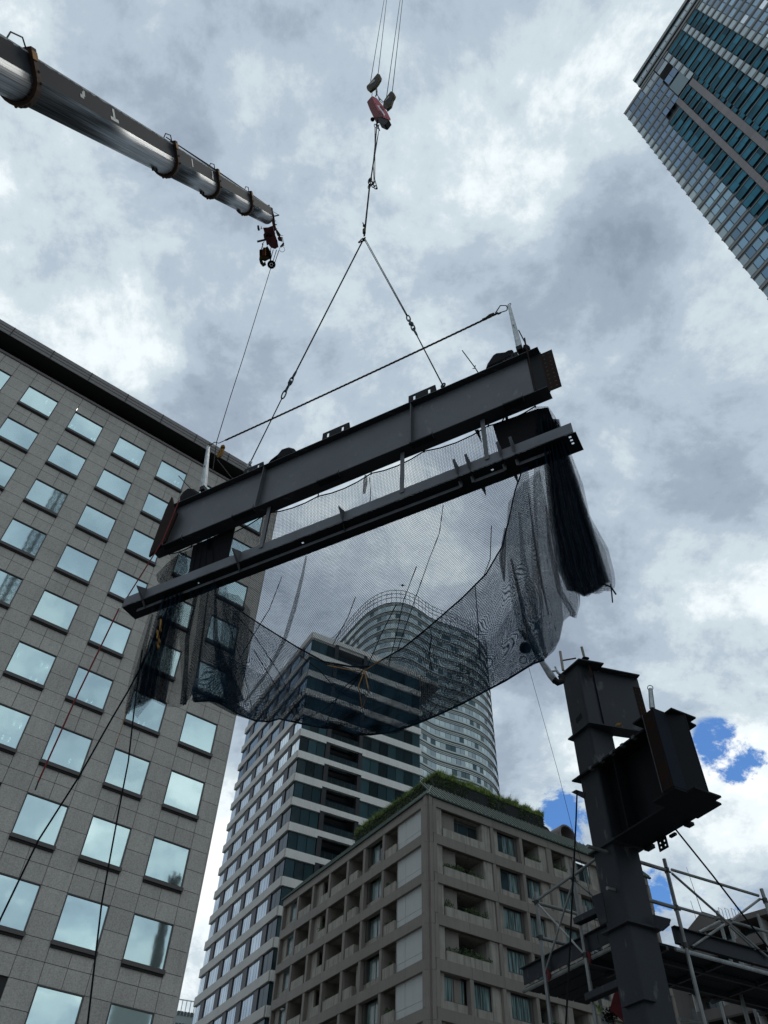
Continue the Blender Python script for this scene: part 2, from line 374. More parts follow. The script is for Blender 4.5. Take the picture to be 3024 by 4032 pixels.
def wmat(o):
    m = Matrix.LocRotScale(o.location, o.rotation_euler, o.scale)
    return (wmat(o.parent) @ m) if o.parent else m
def attach(o, parent):
    """keeps o where it stands while making it a child"""
    w = Matrix.LocRotScale(o.location, o.rotation_euler, o.scale); l = wmat(parent).inverted() @ w
    o.parent = parent; o.location = l.to_translation(); o.rotation_euler = l.to_euler()
class Face:
    """a vertical plane: x along the wall, y into the building, z up"""
    def __init__(s, ox, oy, az): s.o = Vector((ox, oy, 0)); s.az = az; s.T = Matrix.Translation(s.o) @ Matrix.Rotation(az, 4, 'Z')
    def P(s, u, w, h): return s.T @ Vector((u, w, h))
    def px(s, x, y, w=0.):
        """photo position -> (u, h) on this wall, w metres in"""
        n = Vector((-math.sin(s.az), math.cos(s.az), 0)); v = ray(x, y); t = (n.dot(s.o)+w)/n.dot(v)
        q = s.T.inverted() @ (v*t+Vector((0, 0, CZ))); return q.x, q.z
    def box(s, name, u0, u1, w0, w1, h0, h1, m, parent, label=None):
        o = link(name, boxdata(u1-u0, w1-w0, h1-h0, m)); o.location = s.P(u0, w0, h0); o.rotation_euler[2] = s.az
        attach(o, parent)
        if label: o['label'] = label
        return o
    def seen(s, u0, u1, h0, h1, w=0.):
        """how large this rectangle shows in the photograph (px squared), 0 when outside"""
        P = [proj(s.P(a, w, b)) for a, b in ((u0, h0), (u1, h0), (u1, h1), (u0, h1))]
        if any(p is None for p in P): return 0
        cx_ = sum(p[0] for p in P)/4; cy_ = sum(p[1] for p in P)/4
        if not (-60 < cx_ < 3084 and -60 < cy_ < 4092): return 0
        return abs(sum(P[i][0]*P[(i+1) % 4][1]-P[(i+1) % 4][0]*P[i][1] for i in range(4)))/2
class Pieces:
    """alike pieces of one thing: the 300 that show largest become parts, the rest one joined part"""
    def __init__(s, root, name, limit=300): s.root = root; s.name = name; s.lim = limit; s.L = []
    def add(s, face, u0, u1, w0, w1, h0, h1, m, parent=None, bonus=0, name=None): s.L.append((face.seen(u0, u1, h0, h1, w0)+bonus, len(s.L), face, u0, u1, w0, w1, h0, h1, m, parent, name))
    def flush(s):
        s.L.sort(key=lambda t: (-t[0], t[1])); rest = MB(); n = 0
        for a, _, face, u0, u1, w0, w1, h0, h1, m, par, nm in s.L:
            if a > 0 and n < s.lim: face.box(nm or s.name, u0, u1, w0, w1, h0, h1, m, par or s.root); n += 1
            else: rest.box((u0, w0, h0), (u1, w1, h1), m, face.T)
        if rest.v:
            o = rest.build(s.name, s.root); o['kind'] = 'stuff'
            attach_fix(o)
def attach_fix(o): pass
# ================================================================== ground
g = MB(); g.box((-900, -900, -.5), (900, 1500, 0), 'paving'); tag(g.build('ground'), kind='structure')
g = MB(); g.box((-900, 22, 0.0), (900, 34, .004), 'asphalt'); tag(g.build('road'), kind='structure')
# ================================================================== granite office block, left
kL = 43/30.
az = rad(36.155); nin = Vector((-math.sin(az), math.cos(az), 0))
off = empty('office_building', (0, 0, 0), label='grey granite office block at left with square blue windows and a dark flat roof', cat='building')
FL = Face(nin.x*43, nin.y*43, az)
off.location = FL.P(13.62*kL, 0, 0)
U0, U1 = -9*kL, 13.6*kL
wall = MB(); wall.box((U0, .10, 0), (U1-.02, 24, 36.75*kL+CZ-.2), 'granite_back'); wall.box((U1-.14, .09, 0), (U1, 24, 36.75*kL+CZ-.2), 'granite')
FLT = FL.T
def bake(mb, name, parent, T, label=None, kind=None):
    mb.v = [tuple(T @ Vector(p)) for p in mb.v]; o = mb.build(name, parent)
    if label: o['label'] = label
    if kind: o['kind'] = kind
    return o
bake(wall, 'wall', off, FLT)
pan = Pieces(off, 'stone_panel'); J = .028
def row_h(r): return (33.78-2.9725*r)*kL+CZ
cols = list(range(-3, 5))
for r in range(-1, 12):
    hb = row_h(r); ht = hb+1.645*kL; hn = hb+2.9725*kL
    top = 36.75*kL+CZ
    hs = [hb, hb+.8225*kL, ht, ht+.664*kL, hn] if r >= 0 else []
    if r == -1: hs = [row_h(-1)]; hs = []
    for c in cols:
        ua = (.42+2.66*c)*kL; ub = ua+1.67*kL; un = (.42+2.66*(c+1))*kL
        if r >= 0:
            for i in range(4):
                h0, h1 = hs[i], hs[i+1]
                if r == 0 and i >= 2:
                    if i == 3: h1 = top
                    else: h0, h1 = ht, ht+.664*kL
                pr = un if c < 4 else U1-.14
                pan.add(FL, ub+J/2, pr-J/2, 0, .1, h0+J/2, h1-J/2, 'granite')
                if i >= 2:
                    um = (ua+ub)/2
                    pan.add(FL, ua+J/2, um-J/2, 0, .1, h0+J/2, h1-J/2, 'granite'); pan.add(FL, um+J/2, ub-J/2, 0, .1, h0+J/2, h1-J/2, 'granite')
            # window: frame > pane, sill
            if FL.seen(ua, ub, hb, ht) > 0:
                fr = MB(); t_ = .05
                fr.box((ua, -.02, hb), (ua+t_, .16, ht), 'sill'); fr.box((ub-t_, -.02, hb), (ub, .16, ht), 'sill'); fr.box((ua+t_, -.02, ht-t_), (ub-t_, .16, ht), 'sill')
                w = bake(fr, 'window', off, FLT)
                FL.box('pane', ua+t_, ub-t_, .06, .09, hb+.05, ht-t_, 'glass_office', w)
                FL.box('sill', ua-.03, ub+.03, -.17, .12, hb-.16, hb+.05, 'sill', w)
                FL.box('sill_strip', ua+.0, ub-.0, -.10, .0, hb-.27, hb-.162, 'soffit_black', w)  # black strip along the underside of the sill
pan.flush()
# lit ceiling tubes close behind some of the panes
LP = [(183, 1582), (303, 1622-10), (198, 1622), (281, 1677), (296, 1683), (360, 1726), (372, 1729), (523, 1810), (538, 1816), (690, 1895), (702, 1901), (71, 2578), (164, 2617), (186, 2625), (120, 2672), (141, 2680), (57, 2846), (82, 2858), (12, 2902), (37, 2912), (340, 2760), (360, 2767), (546, 2845), (566, 2850), (275, 2995)]
lm = MB()
for x, y in LP:
    u, h = FL.px(x, y, .095); lm.box((u-.05, .093, h-.16), (u+.05, .0985, h+.16), 'lamp_glow')
bake(lm, 'ceiling_lamp', off, FLT, 'lit ceiling tubes glimpsed through the panes')
# planting ledge, recessed dark storey and the big flat roof
hT = 36.75*kL+CZ
m = MB(); m.box((U0, -.12, hT-.12), (U1, .3, hT+.10), 'roof_metal'); bake(m, 'ledge', off, FLT)
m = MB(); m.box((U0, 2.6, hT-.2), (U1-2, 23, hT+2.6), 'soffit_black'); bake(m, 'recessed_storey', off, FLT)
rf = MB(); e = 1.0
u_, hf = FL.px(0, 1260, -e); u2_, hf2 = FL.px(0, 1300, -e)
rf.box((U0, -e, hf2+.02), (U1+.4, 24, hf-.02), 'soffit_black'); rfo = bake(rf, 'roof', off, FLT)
for a_, b_ in ((0, .30), (.34, .60), (.64, 1.0)):
    q = MB(); q.box((U0, -e-.06-.05*a_, hf2+(hf-hf2)*a_), (U1+.45, -e-.002, hf2+(hf-hf2)*b_), 'roof_metal'); bake(q, 'fascia', rfo, FLT)
for i in range(9):
    u = U0+2.4*kL*i*0.95
    q = MB(); q.box((u, -e-.125, hf2), (u+.05, -e-.10, hf), 'soffit_black'); bake(q, 'fascia_joint', rfo, FLT)
lv = MB(); pts = []
for i in range(40):
    u = random.uniform(U0, U1-1); n = random.randint(10, 60)
    for k in range(n): pts.append(FL.P(u+random.gauss(0, .35), .1+random.random()*.5, hT+.1+abs(random.gauss(0, .16))))
lv.leafs(pts, .07, 'leaf_dark', .6); tag(lv.build('ledge_plants'), label='low green plants growing along the ledge under the flat dark roof', cat='plant', kind='stuff')
# ================================================================== striped apartment tower
k = .92
C = Vector((-10.9205, 99.402, 0))*k
FA, FB = Face(C.x, C.y, rad(-61.8)), Face(C.x, C.y, rad(28.2))
tow = empty('apartment_tower', (C.x, C.y, 0), label='striped tower with white bands, bright windows left and dark balconies right', cat='building')
core = MB(); HT = 82.6*k+CZ
core.add([FA.P(-26.1*k, .35, 0), FA.P(0, .35, 0)+Vector((0, 0, 0)), FB.P(4.1*k, .35, 0), FB.P(4.1*k, 2.4, 0), FB.P(10.4*k, 2.4, 0), FB.P(10.4*k, .35, 0), FB.P(20.6*k, .35, 0), FB.P(20.6*k, 24, 0), FB.P(0, 24.5, 0)] , [], 'balcony_dark')
base = [FA.P(-26.1*k, .3, 0), Vector((*(FA.P(-.3, .3, 0).xy), 0)), FB.P(4.25*k, .3, 0), FB.P(4.25*k, 2.2, 0), FB.P(10.35*k, 2.2, 0), FB.P(10.35*k, .3, 0), FB.P(20.7*k, .3, 0), FB.P(20.7*k, 24.0, 0)]
core = MB(); core.prism([tuple(p) for p in base][::-1], (0, 0, HT-1), 'balcony_dark'); core.build('core', tow)
bands = [27.26+3.59*i for i in range(-6, 15)]; bands = bands[:19]+[73.9, 77.66, 81.55]
gl = Pieces(tow, 'pane'); bd = Pieces(tow, 'concrete_band'); pr = Pieces(tow, 'pier')
grp = [(-26.2, -23.7, 3), (-22.5, -18.5, 4), (-17.1, -13.85, 4), (-12.6, -9.35, 4), (-7.85, -4.1, 4), (-2.95, -.12, 2)]
for i, hb in enumerate(bands):
    h0, h1 = hb*k+CZ, (hb+1.13)*k+CZ
    hn = (bands[i-1]+1.13)*k+CZ if i else h0-2.2
    for j in range(5):      # left face, five lengths with hairline joints, shade painted as greyer concrete
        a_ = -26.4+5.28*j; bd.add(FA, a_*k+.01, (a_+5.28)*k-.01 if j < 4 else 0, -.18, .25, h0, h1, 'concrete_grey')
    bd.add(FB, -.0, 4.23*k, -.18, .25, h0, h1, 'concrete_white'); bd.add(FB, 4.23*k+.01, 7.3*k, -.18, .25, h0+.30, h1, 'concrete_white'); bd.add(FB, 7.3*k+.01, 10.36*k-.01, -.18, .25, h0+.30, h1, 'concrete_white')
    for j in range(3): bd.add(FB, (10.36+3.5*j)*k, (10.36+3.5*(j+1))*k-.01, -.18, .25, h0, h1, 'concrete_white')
    for gi, (a_, b_, n) in enumerate(grp):
        top = i >= 18
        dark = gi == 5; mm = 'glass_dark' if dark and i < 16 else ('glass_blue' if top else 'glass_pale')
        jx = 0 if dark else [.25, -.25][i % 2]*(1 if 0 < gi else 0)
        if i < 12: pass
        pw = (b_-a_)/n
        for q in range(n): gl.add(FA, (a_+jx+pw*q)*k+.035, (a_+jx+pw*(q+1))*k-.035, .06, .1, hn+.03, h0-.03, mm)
        if gi < 5:
            c0 = b_+jx; c1 = grp[gi+1][0]+([.25, -.25][i % 2] if gi < 4 else 0); pr.add(FA, c0*k, c1*k, -.06, .2, hn+.01, h0-.01, 'pier_dark')
    mull = MB()
    gp = 4.1/3
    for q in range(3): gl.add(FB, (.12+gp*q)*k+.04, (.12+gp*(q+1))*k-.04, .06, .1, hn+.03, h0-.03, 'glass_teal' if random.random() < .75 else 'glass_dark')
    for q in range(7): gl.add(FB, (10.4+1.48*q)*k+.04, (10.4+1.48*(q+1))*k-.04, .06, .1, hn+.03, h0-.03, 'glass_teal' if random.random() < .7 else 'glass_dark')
    # balcony: dark side screens, glass balustrade with pale posts
    if FB.seen(4.3*k, 10*k, hn, h0) > 0:
        bz = MB(); T = FB.T
        bz.box((4.25*k, -.1, hn), (4.95*k, 1.2, h0+.29), 'balcony_dark', T); bz.box((9.75*k, -.1, hn), (10.35*k, .6, h0+.29), 'balcony_dark', T)
        bz.box((4.95*k, .0, hn), (9.75*k, .04, hn+.95), 'glass_dark', T)
        bz.box((4.95*k, 2.0, hn), (9.75*k, 2.1, h0+.2), 'glass_dark', T)
        for q in range(4): bz.box(((5.6+q*1.1)*k, -.01, hn+.15), ((5.6+q*1.1)*k+.06, .0, hn+.8), 'mullion', T)
        for q in range(2): bz.box(((6.3+q*.75)*k, .5, hn+.3), ((6.3+q*.75)*k+.05, .6, hn+1.1), 'rail_pale', T)
        bz.build('balcony', tow)
gl.flush(); bd.flush(); pr.flush()
r_ = MB(); r_.box((-26.2*k, 0, HT-1.2), (0, 23, HT-.35), 'concrete_grey', FA.T); r_.build('roof', tow)
# ================================================================== curved glass tower far behind
cvt = empty('curved_tower', (15, 235, 0), label='far glass tower with a rounded wavy outline seen through and above the hanging net', cat='building')
plan = [(-30, 262), (-24, 251), (-16.8, 241.4), (-12.4, 233.6), (-7.2, 224.6), (-3.6, 219.6), (.6, 215.9), (4.2, 214.4), (7.5, 214.2), (10.8, 215.2), (14.2, 217.4), (17, 220), (20, 222.4), (25.4, 225.2), (30, 227.2), (34, 229.6), (37.6, 232.6), (40.6, 236.6), (42.9, 242), (43.8, 249), (43, 257), (39, 264), (30, 270), (10, 274), (-15, 272)]
def smooth_closed(P, step):
    n = len(P); out = []
    for i in range(n):
        p0, p1, p2, p3 = [Vector(P[(i+j-1) % n]) for j in range(4)]
        L = max(1, int((p2-p1).length/step+.5))
        for q in range(L):
            t = q/L; out.append(.5*((2*p1)+(-p0+p2)*t+(2*p0-5*p1+4*p2-p3)*t*t+(-p0+3*p1-3*p2+p3)*t**3))
    return out
PL = smooth_closed(plan, 1.75); nP = len(PL)
cen = Vector((8, 246))
def off_plan(d):
    out = []
    for i, p in enumerate(PL):
        t = (PL[(i+1) % nP]-PL[i-1]).normalized(); nrm = Vector((t.y, -t.x)); out.append(p+nrm*d)
    return out
def ringmesh(mb, d0, d1, z0, z1, m):
    A, Bq = off_plan(d0), off_plan(d1); vs = []; fs = []
    for i in range(nP): vs += [(A[i].x, A[i].y, z0), (A[i].x, A[i].y, z1), (Bq[i].x, Bq[i].y, z0), (Bq[i].x, Bq[i].y, z1)]
    for i in range(nP):
        a_ = 4*i; b_ = 4*((i+1) % nP); fs += [(a_+2, b_+2, b_+3, a_+3), (a_+1, a_+3, b_+3, b_+1), (a_, b_, b_+2, a_+2), (a_, a_+1, b_+1, b_)]
    mb.add(vs, fs, m)
q = MB(); q.prism([(p.x, p.y, 0) for p in off_plan(-.5)], (0, 0, 190+CZ), 'tower_ledge'); q.build('core', cvt)
pn = Pieces(cvt, 'pane')
for f_ in range(34):
    z = 193.9-4.25*f_+CZ
    if z < 60: break
    q = MB(); ringmesh(q, -.3, .30, z-.10, z+.12, 'tower_ledge'); q.build('ledge', cvt)
    q = MB(); ringmesh(q, -.3, .12, z-1.25, z-.12, 'spandrel_glass'); ringmesh(q, .1, .28, z-.75, z-.68, 'tower_strip'); ringmesh(q, .1, .22, z-1.3, z-1.22, 'tower_strip'); ringmesh(q, -.3, .12, z-3.93, z-3.35, 'spandrel_glass'); q.build('spandrel', cvt)
    for i in range(nP):
        a_, b_ = PL[i], PL[(i+1) % nP]; d = b_-a_
        if a_.y > 262 or (d.y*a_.x-d.x*a_.y) > 20: continue
        fc = Face(a_.x, a_.y, math.atan2(d.y, d.x)); pn.add(fc, .05, d.length-.05, -.06, .1, z-3.3, z-1.32, random.choice(['glass_tower', 'glass_tower', 'glass_grey', 'glass_tower', 'glass_teal']))
pn.flush()
# open trellis crown
q = MB()
for zz_ in (196.2, 198.2, 200.0): ringmesh(q, .35, .5, zz_+CZ-.09, zz_+CZ+.09, 'crown')
q.build('crown_rail', cvt)
cp = Pieces(cvt, 'crown_post', 120)
for i in range(nP):
    p = PL[i]; d = PL[(i+1) % nP]-p; fc = Face(p.x, p.y, math.atan2(d.y, d.x)); cp.add(fc, 0, .14, -.5, -.36, 193.9+CZ, 200+CZ, 'crown')
cp.flush()
# ================================================================== office tower, upper right
k = .78; az = rad(-64.5); nin = Vector((-math.sin(az), math.cos(az), 0)); FR = Face(nin.x*78, nin.y*78, az)
rt = empty('office_tower', (nin.x*78, nin.y*78, 0), label='blue and teal glass office tower with brown panel strips, top right corner', cat='building')
T = FR.T
def H(h): return h*k+CZ
b = MB(); b.box((-28.9*k, .3, 0), (-20.3*k, 26, H(295.2)), 'tower_ledge', T); b.box((-20.3*k, .9, 0), (34*k, 26, H(306)), 'tower_ledge', T); b.build('core', rt)
tp = Pieces(rt, 'pane'); ts = Pieces(rt, 'spandrel'); tl = Pieces(rt, 'ledge'); tb = Pieces(rt, 'brown_panel'); cu = Pieces(rt, 'curtain_panel')
def cells(u0, u1, n, top, bot, hh, gl_, off=0.):
    """storeys of glazed cells with a grey spandrel and a projecting ledge"""
    w = (u1-u0)/n; h = top
    while h > bot:
        for i in range(n):
            a_ = u0+w*i
            m_ = gl_(i, h) if callable(gl_) else gl_
            tp.add(FR, a_*k+.07, (a_+w)*k-.07, .0+off, .2+off, H(h-hh*.97), H(h-hh*.36), m_)
        ts.add(FR, u0*k, u1*k, .02+off, .2+off, H(h-hh*.34), H(h-hh*.22), 'tower_ledge'); ts.add(FR, u0*k, u1*k, -.08+off, .2+off, H(h-hh*.20), H(h-hh*.02), 'tower_strip')
        tl.add(FR, u0*k-(.12 if u0 < -25 else 0), u1*k, -.10+off, .15+off, H(h-hh*.02)-.02, H(h)+.06, 'tower_ledge')
        h -= hh
def cell_glass(i, h):
    if i == 0: return 'glass_grey'
    return 'glass_blue' if h > 222 else random.choice(['glass_sky', 'glass_sky', 'glass_blue2'] if h < 205 else ['glass_blue2', 'glass_blue', 'glass_blue2'])
wv = [295.6, 288.3, 280.9, 273.6, 267, 261.3, 256.1]
# parapet and top row of pale cells over the whole width
ts.add(FR, -20.2*k, 34*k, -.3, .4, H(304.2), H(306.9), 'tower_strip', bonus=1e6)
tl.add(FR, -20.2*k, 34*k, -.5, .1, H(303.8), H(304.15), 'tower_ledge', bonus=1e6)
for i in range(22): tp.add(FR, (-20.2+2.45*i)*k+.08, (-17.75+2.45*i)*k-.08, -.1, .2, H(299.2), H(303.5), 'glass_grey')
ts.add(FR, -20.2*k, 34*k, -.2, .2, H(297.5), H(299), 'tower_strip', bonus=1e6)
tl.add(FR, -20.2*k, 34*k, -.5, .1, H(296.4), H(297.2), 'tower_ledge', bonus=1e6)
ts.add(FR, -20.2*k, 34*k, -.2, .2, H(294.6), H(296.2), 'tower_strip', bonus=1e6)
# left block of cells (lower roof)
for i, h in enumerate(wv[:-1]):
    hh = h-wv[i+1]
    cells(-29, -20.35, 4, h, h-hh+.1, hh, lambda j, q: 'glass_grey' if j == 0 else 'glass_blue')
cells(-29, -20.9, 4, 256.1, 30, 5.23, cell_glass)
# top block of cells reaching further right above the recess
for i, h in enumerate([294.4, 287.5, 280.6, 273.8, 267.4]):
    hh = 6.7
    if i in (0, 1): cells(-20.3, -13.9, 3, h, h-hh+.2, hh, 'glass_grey' if i == 0 else 'glass_blue')
    else: cells(-20.3, -14.4, 3, h, h-hh+.2, hh, 'glass_blue')
tp.add(FR, -13.6*k, -9.6*k, -.05, .1, H(290.8), H(294.3), 'glass_dark', bonus=1e5)
tp.add(FR, -13.6*k, -9.6*k, -.05, .1, H(286.9), H(290.4), 'glass_grey', bonus=1e5)
lo = MB(); lo.box((-13.8*k, .4, H(280.8)), (-9.5*k, .6, H(286.3)), 'soffit_black', T)
for i in range(7): lo.box((-13.8*k, .0, H(281+.78*i)), (-9.5*k, .25, H(281.25+.78*i)), 'soffit_black', T)
lo.build('louvre', rt)
tp.add(FR, -13.8*k, -11.7*k, -.05, .1, H(274.5), H(280), 'glass_blue', bonus=1e5); tp.add(FR, -11.6*k, -9.5*k, -.05, .1, H(274.5), H(280), 'glass_blue', bonus=1e5)
cu.add(FR, -14.2*k, -9.4*k, .2, .4, H(263), H(273.6), 'glass_teal', bonus=1e5)
# columns of pale cells
for h in (293.6, 287.2, 280.8, 274.4, 268):
    cells(-9.4, -7.3, 1, h, h-6.2, 6.4, 'glass_grey', -.15)
h = 293.6
while h > 60: cells(-.4, 1.75, 1, h, h-5.1, 5.25, 'glass_grey', -.15); h -= 5.25
# brown panel strips
for a_, b_ in ((-10.2, -8.35), (-15.85, -14.3)):
    h = 260.4
    while h > 60:
        tb.add(FR, a_*k, b_*k, -.1, .6, H(h-3.35), H(h)-.04, 'tower_panel'); tb.add(FR, a_*k, b_*k, -.1, .6, H(h-5.25), H(h-3.35)-.04, 'tower_panel'); h -= 5.25
# recessed zones: blinds by storey, slab and blind shadow painted dark between
def recess(u0, u1, top, bot, seg):
    h = top
    while h > bot:
        u = u0
        while u < u1-.2:
            w = min(seg*random.uniform(.8, 1.2), u1-u)
            cu.add(FR, u*k, (u+w)*k-.03, .12, .25, H(h-3.3-random.uniform(-.3, .4)), H(h-.4), 'curtain_slat'); u += w
        tl.add(FR, u0*k, u1*k, .02, .2, H(h-.3), H(h)+.02, 'tower_strip'); h -= 5.25
    q = MB(); q.box((u0*k, .5, H(bot)), (u1*k, .7, H(top)), 'curtain_shadow', T); q.build('recess_back', rt)
recess(-7.2, -.5, 293.5, 60, 3.4); recess(1.85, 6., 294, 60, 2.1); recess(-14.2, -10.3, 261, 60, 2.6); recess(-8.3, -7.2, 261, 60, 1.1); recess(-20.8, -15.95, 255.5, 60, 2.4)
h = 294
while h > 60:
    cells(6.1, 34, 12, h, h-5.1, 5.25, lambda j, q: 'glass_grey' if j == 0 else random.choice(['glass_blue', 'glass_blue2', 'glass_pale', 'glass_blue2', 'glass_sky'])); h -= 5.25
for p in (tp, ts, tl, tb, cu): p.flush()
# ================================================================== small far office block at the bottom left
fo = empty('far_office_block', (-70, 330, 0), label='pale far office block in the gap at the very bottom beside the granite block', cat='building')
v0, v1 = ray(700, 3925), ray(790, 3960)
FF = Face(*(at_range(692, 3930, 300).xy), rad(20)); T = FF.T; hh = at_range(692, 3930, 300).z
q = MB(); q.box((-60, .3, 0), (22, 30, hh-3.5), 'spandrel_glass', T); q.build('wall', fo)
p = Pieces(fo, 'pane', 200)
for r in range(14):
    for c in range(24): p.add(FF, -4+c*1.1, -4+c*1.1+.85, 0, .3, hh-4.6-3.4*r, hh-2.4-3.4*r-1, 'glass_pale')
p.flush(); q = MB()
for c in range(20): q.box((-6+c*1.4, 0, hh-3.6), (-6+c*1.4+.25, .3, hh), 'concrete_white', T)
q.box((-6, 0, hh-.3), (22, .3, hh), 'concrete_white', T); q.build('parapet_fins', fo)

# ================================================================== things behind the viewer that the office windows mirror
nL = Vector((-math.sin(FL.az), math.cos(FL.az), 0))
def mirrored(p): p = Vector(p); return p-nL*2*((p-FL.o).dot(nL))
def image_pt(x, y, r): return mirrored(at_range(x, y, r))
mast = empty('tower_crane_mast', (0, 0, 0), label='lattice tower crane mast, seen only as a reflection in the left office windows', cat='crane')
a_ = image_pt(215, 1930, 130); w_ = 2.0; ztop = image_pt(225, 1915, 130).z+1
cs = [Vector((a_.x+dx, a_.y+dy, 0)) for dx, dy in ((0, 0), (w_, 0), (w_, w_), (0, w_))]
for i in range(4):
    q = MB(); q.tube([cs[i], cs[i]+Vector((0, 0, ztop))], .14, 'frame_grey', 5); q.build('chord', mast)
q = MB(); z = ztop-95
while z < ztop:
    for i in range(4):
        p0, p1 = cs[i], cs[(i+1) % 4]; q.tube([p0+Vector((0, 0, z)), p1+Vector((0, 0, z))], .07, 'frame_grey', 4); q.tube([p0+Vector((0, 0, z)), p1+Vector((0, 0, z+2))], .06, 'frame_grey', 4); q.tube([p1+Vector((0, 0, z)), p0+Vector((0, 0, z+2))], .06, 'frame_grey', 4)
    z += 2
tag(q.build('lattice', mast), kind='stuff')
ch = empty('antenna_mast', (0, 0, 0), label='thick grey post with antennas on top, mirrored in the lowest right office windows', cat='mast')
a_ = image_pt(685, 3465, 210); q = MB(); q.tube([(a_.x, a_.y, 0), (a_.x, a_.y, a_.z-2)], [1.5, 1.2], 'tile_dark', 10); q.build('post', ch)
q = MB()
for i in range(7): b_ = i*.9; q.tube([(a_.x+1.5*math.cos(b_), a_.y+1.5*math.sin(b_), a_.z-4.6), (a_.x+1.5*math.cos(b_), a_.y+1.5*math.sin(b_), a_.z+random.uniform(-.3, 1.5))], .28, 'tile_dark', 5)
for zz_ in (-1.2, -3.3): q.tube([(a_.x-2.7, a_.y, a_.z+zz_), (a_.x+2.7, a_.y, a_.z+zz_)], .2, 'tile_dark', 5); q.tube([(a_.x, a_.y-2.7, a_.z+zz_), (a_.x, a_.y+2.7, a_.z+zz_)], .2, 'tile_dark', 5)
q.tube([(a_.x, a_.y, a_.z-4.5), (a_.x, a_.y, a_.z+.6)], 1.0, 'tile_dark', 8); q.build('antenna', ch)
a_ = image_pt(450, 3960, 190); b_ = image_pt(590, 4000, 190); d = (b_-a_); d.z = 0
q = MB(); FN = Face(a_.x, a_.y, math.atan2(d.y, d.x)); q.box((0, -.0, 0), (d.length, 12, a_.z), 'concrete_grey', FN.T); tag(q.build('low_building'), 'low grey building mirrored in the lowest right office window', 'building')
# ================================================================== hotel with planted balconies
CHp = ray(1680., 3282.); s_ = 60/math.hypot(CHp.x, CHp.y); CH = CHp*s_
HL, HR = Face(4.6053, 59.823, rad(-59.3)), Face(4.6053, 59.823, rad(32.0))
hot = empty('hotel', (4.6053, 59.823, 0), label='brown concrete hotel with planter balconies, green metal eave and grassy rooftop', cat='building')
tops = [32.07, 28.97, 25.93, 22.87, 19.80, 16.74, 13.7, 10.6]     # underside of each spandrel
bots = [29.76, 26.66, 23.66, 20.57, 17.48, 14.4, 11.35, 8.3]
sp = Pieces(hot, 'spandrel_panel'); pi = Pieces(hot, 'pier'); cn = Pieces(hot, 'concrete_panel'); rc = MB(); wins = []; planters = []
q = MB()
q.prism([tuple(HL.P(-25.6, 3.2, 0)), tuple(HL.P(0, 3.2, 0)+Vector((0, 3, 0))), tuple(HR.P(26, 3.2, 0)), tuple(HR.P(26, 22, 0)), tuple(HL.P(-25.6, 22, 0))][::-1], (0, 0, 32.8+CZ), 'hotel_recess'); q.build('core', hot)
def window(F, u0, u1, h0, h1, w=.38, n=2, dark=False):
    """window (frame) > pane, curtain"""
    if F.seen(u0, u1, h0, h1) <= 0: return
    T = F.T; m = MB(); t = .06
    m.box((u0, w-.03, h0), (u0+t, w+.08, h1), 'frame_grey', T); m.box((u1-t, w-.03, h0), (u1, w+.08, h1), 'frame_grey', T)
    m.box((u0+t, w-.03, h1-t), (u1-t, w+.08, h1), 'frame_grey', T); m.box((u0-.03, w-.08, h0-.06), (u1+.03, w+.08, h0+.03), 'frame_grey', T)
    for i in range(1, n): x = u0+(u1-u0)*i/n; m.box((x-.03, w-.035, h0+.03), (x+.03, w+.05, h1-t), 'frame_grey', T)
    o = m.build('window', hot)
    for i in range(n):
        a_ = u0+(u1-u0)*i/n+.03; b_ = u0+(u1-u0)*(i+1)/n-.03
        F.box('pane', a_+.01, b_-.01, w+.0, w+.02, h0+.03, h1-t, 'curtain' if random.random() < (.0 if dark else .85) else 'glass_dark', o)
def plants(F, u0, u1, w, h, dens=1., tall=.4, mt='leaf_dark', label=None):
    if F.seen(u0, u1, h, h+.4) <= 0: return
    m = MB(); pts = []
    n = int(110*(u1-u0)*dens)
    for c_ in range(max(2, int((u1-u0)*2.5))):
        uc = random.uniform(u0+.1, u1-.1); hc = tall*random.uniform(.35, 1.)
        for _ in range(n//max(2, int((u1-u0)*2.5))):
            pts.append(F.P(min(u1, max(u0, uc+random.gauss(0, .16))), w+random.uniform(-.25, .2), h+hc*random.random()))
    m.leafs(pts, .085, mt, .9)
    pts2 = [F.P(random.uniform(u0, u1), w-.2+random.random()*.2, h-.06+random.random()*.12) for _ in range(int(25*(u1-u0)))]; m.leafs(pts2, .08, 'leaf', .2)
    o = m.build('balcony_plant'); return o
def planter(F, u0, u1, h0, h1, face_, lbl=None, dens=1., tall=.4, joint=True):
    """a concrete trough standing proud of the opening"""
    if F.seen(u0, u1, h0, h1) <= 0: return
    um = (u0+u1)/2
    if joint and u1-u0 > 2.5:
        cn.add(F, u0, um-.012, -.06, .42, h0, h1, 'hotel_concrete', name='planter', bonus=1e5); cn.add(F, um+.012, u1, -.06, .42, h0, h1, 'hotel_concrete', name='planter', bonus=1e5)
    else: cn.add(F, u0, u1, -.06, .42, h0, h1, 'hotel_concrete', name='planter', bonus=1e5)
    if dens > 0:
        o = plants(F, u0+.15, u1-.1, .2, h1, dens, tall)
        if o: planters.append((o, face_, lbl))
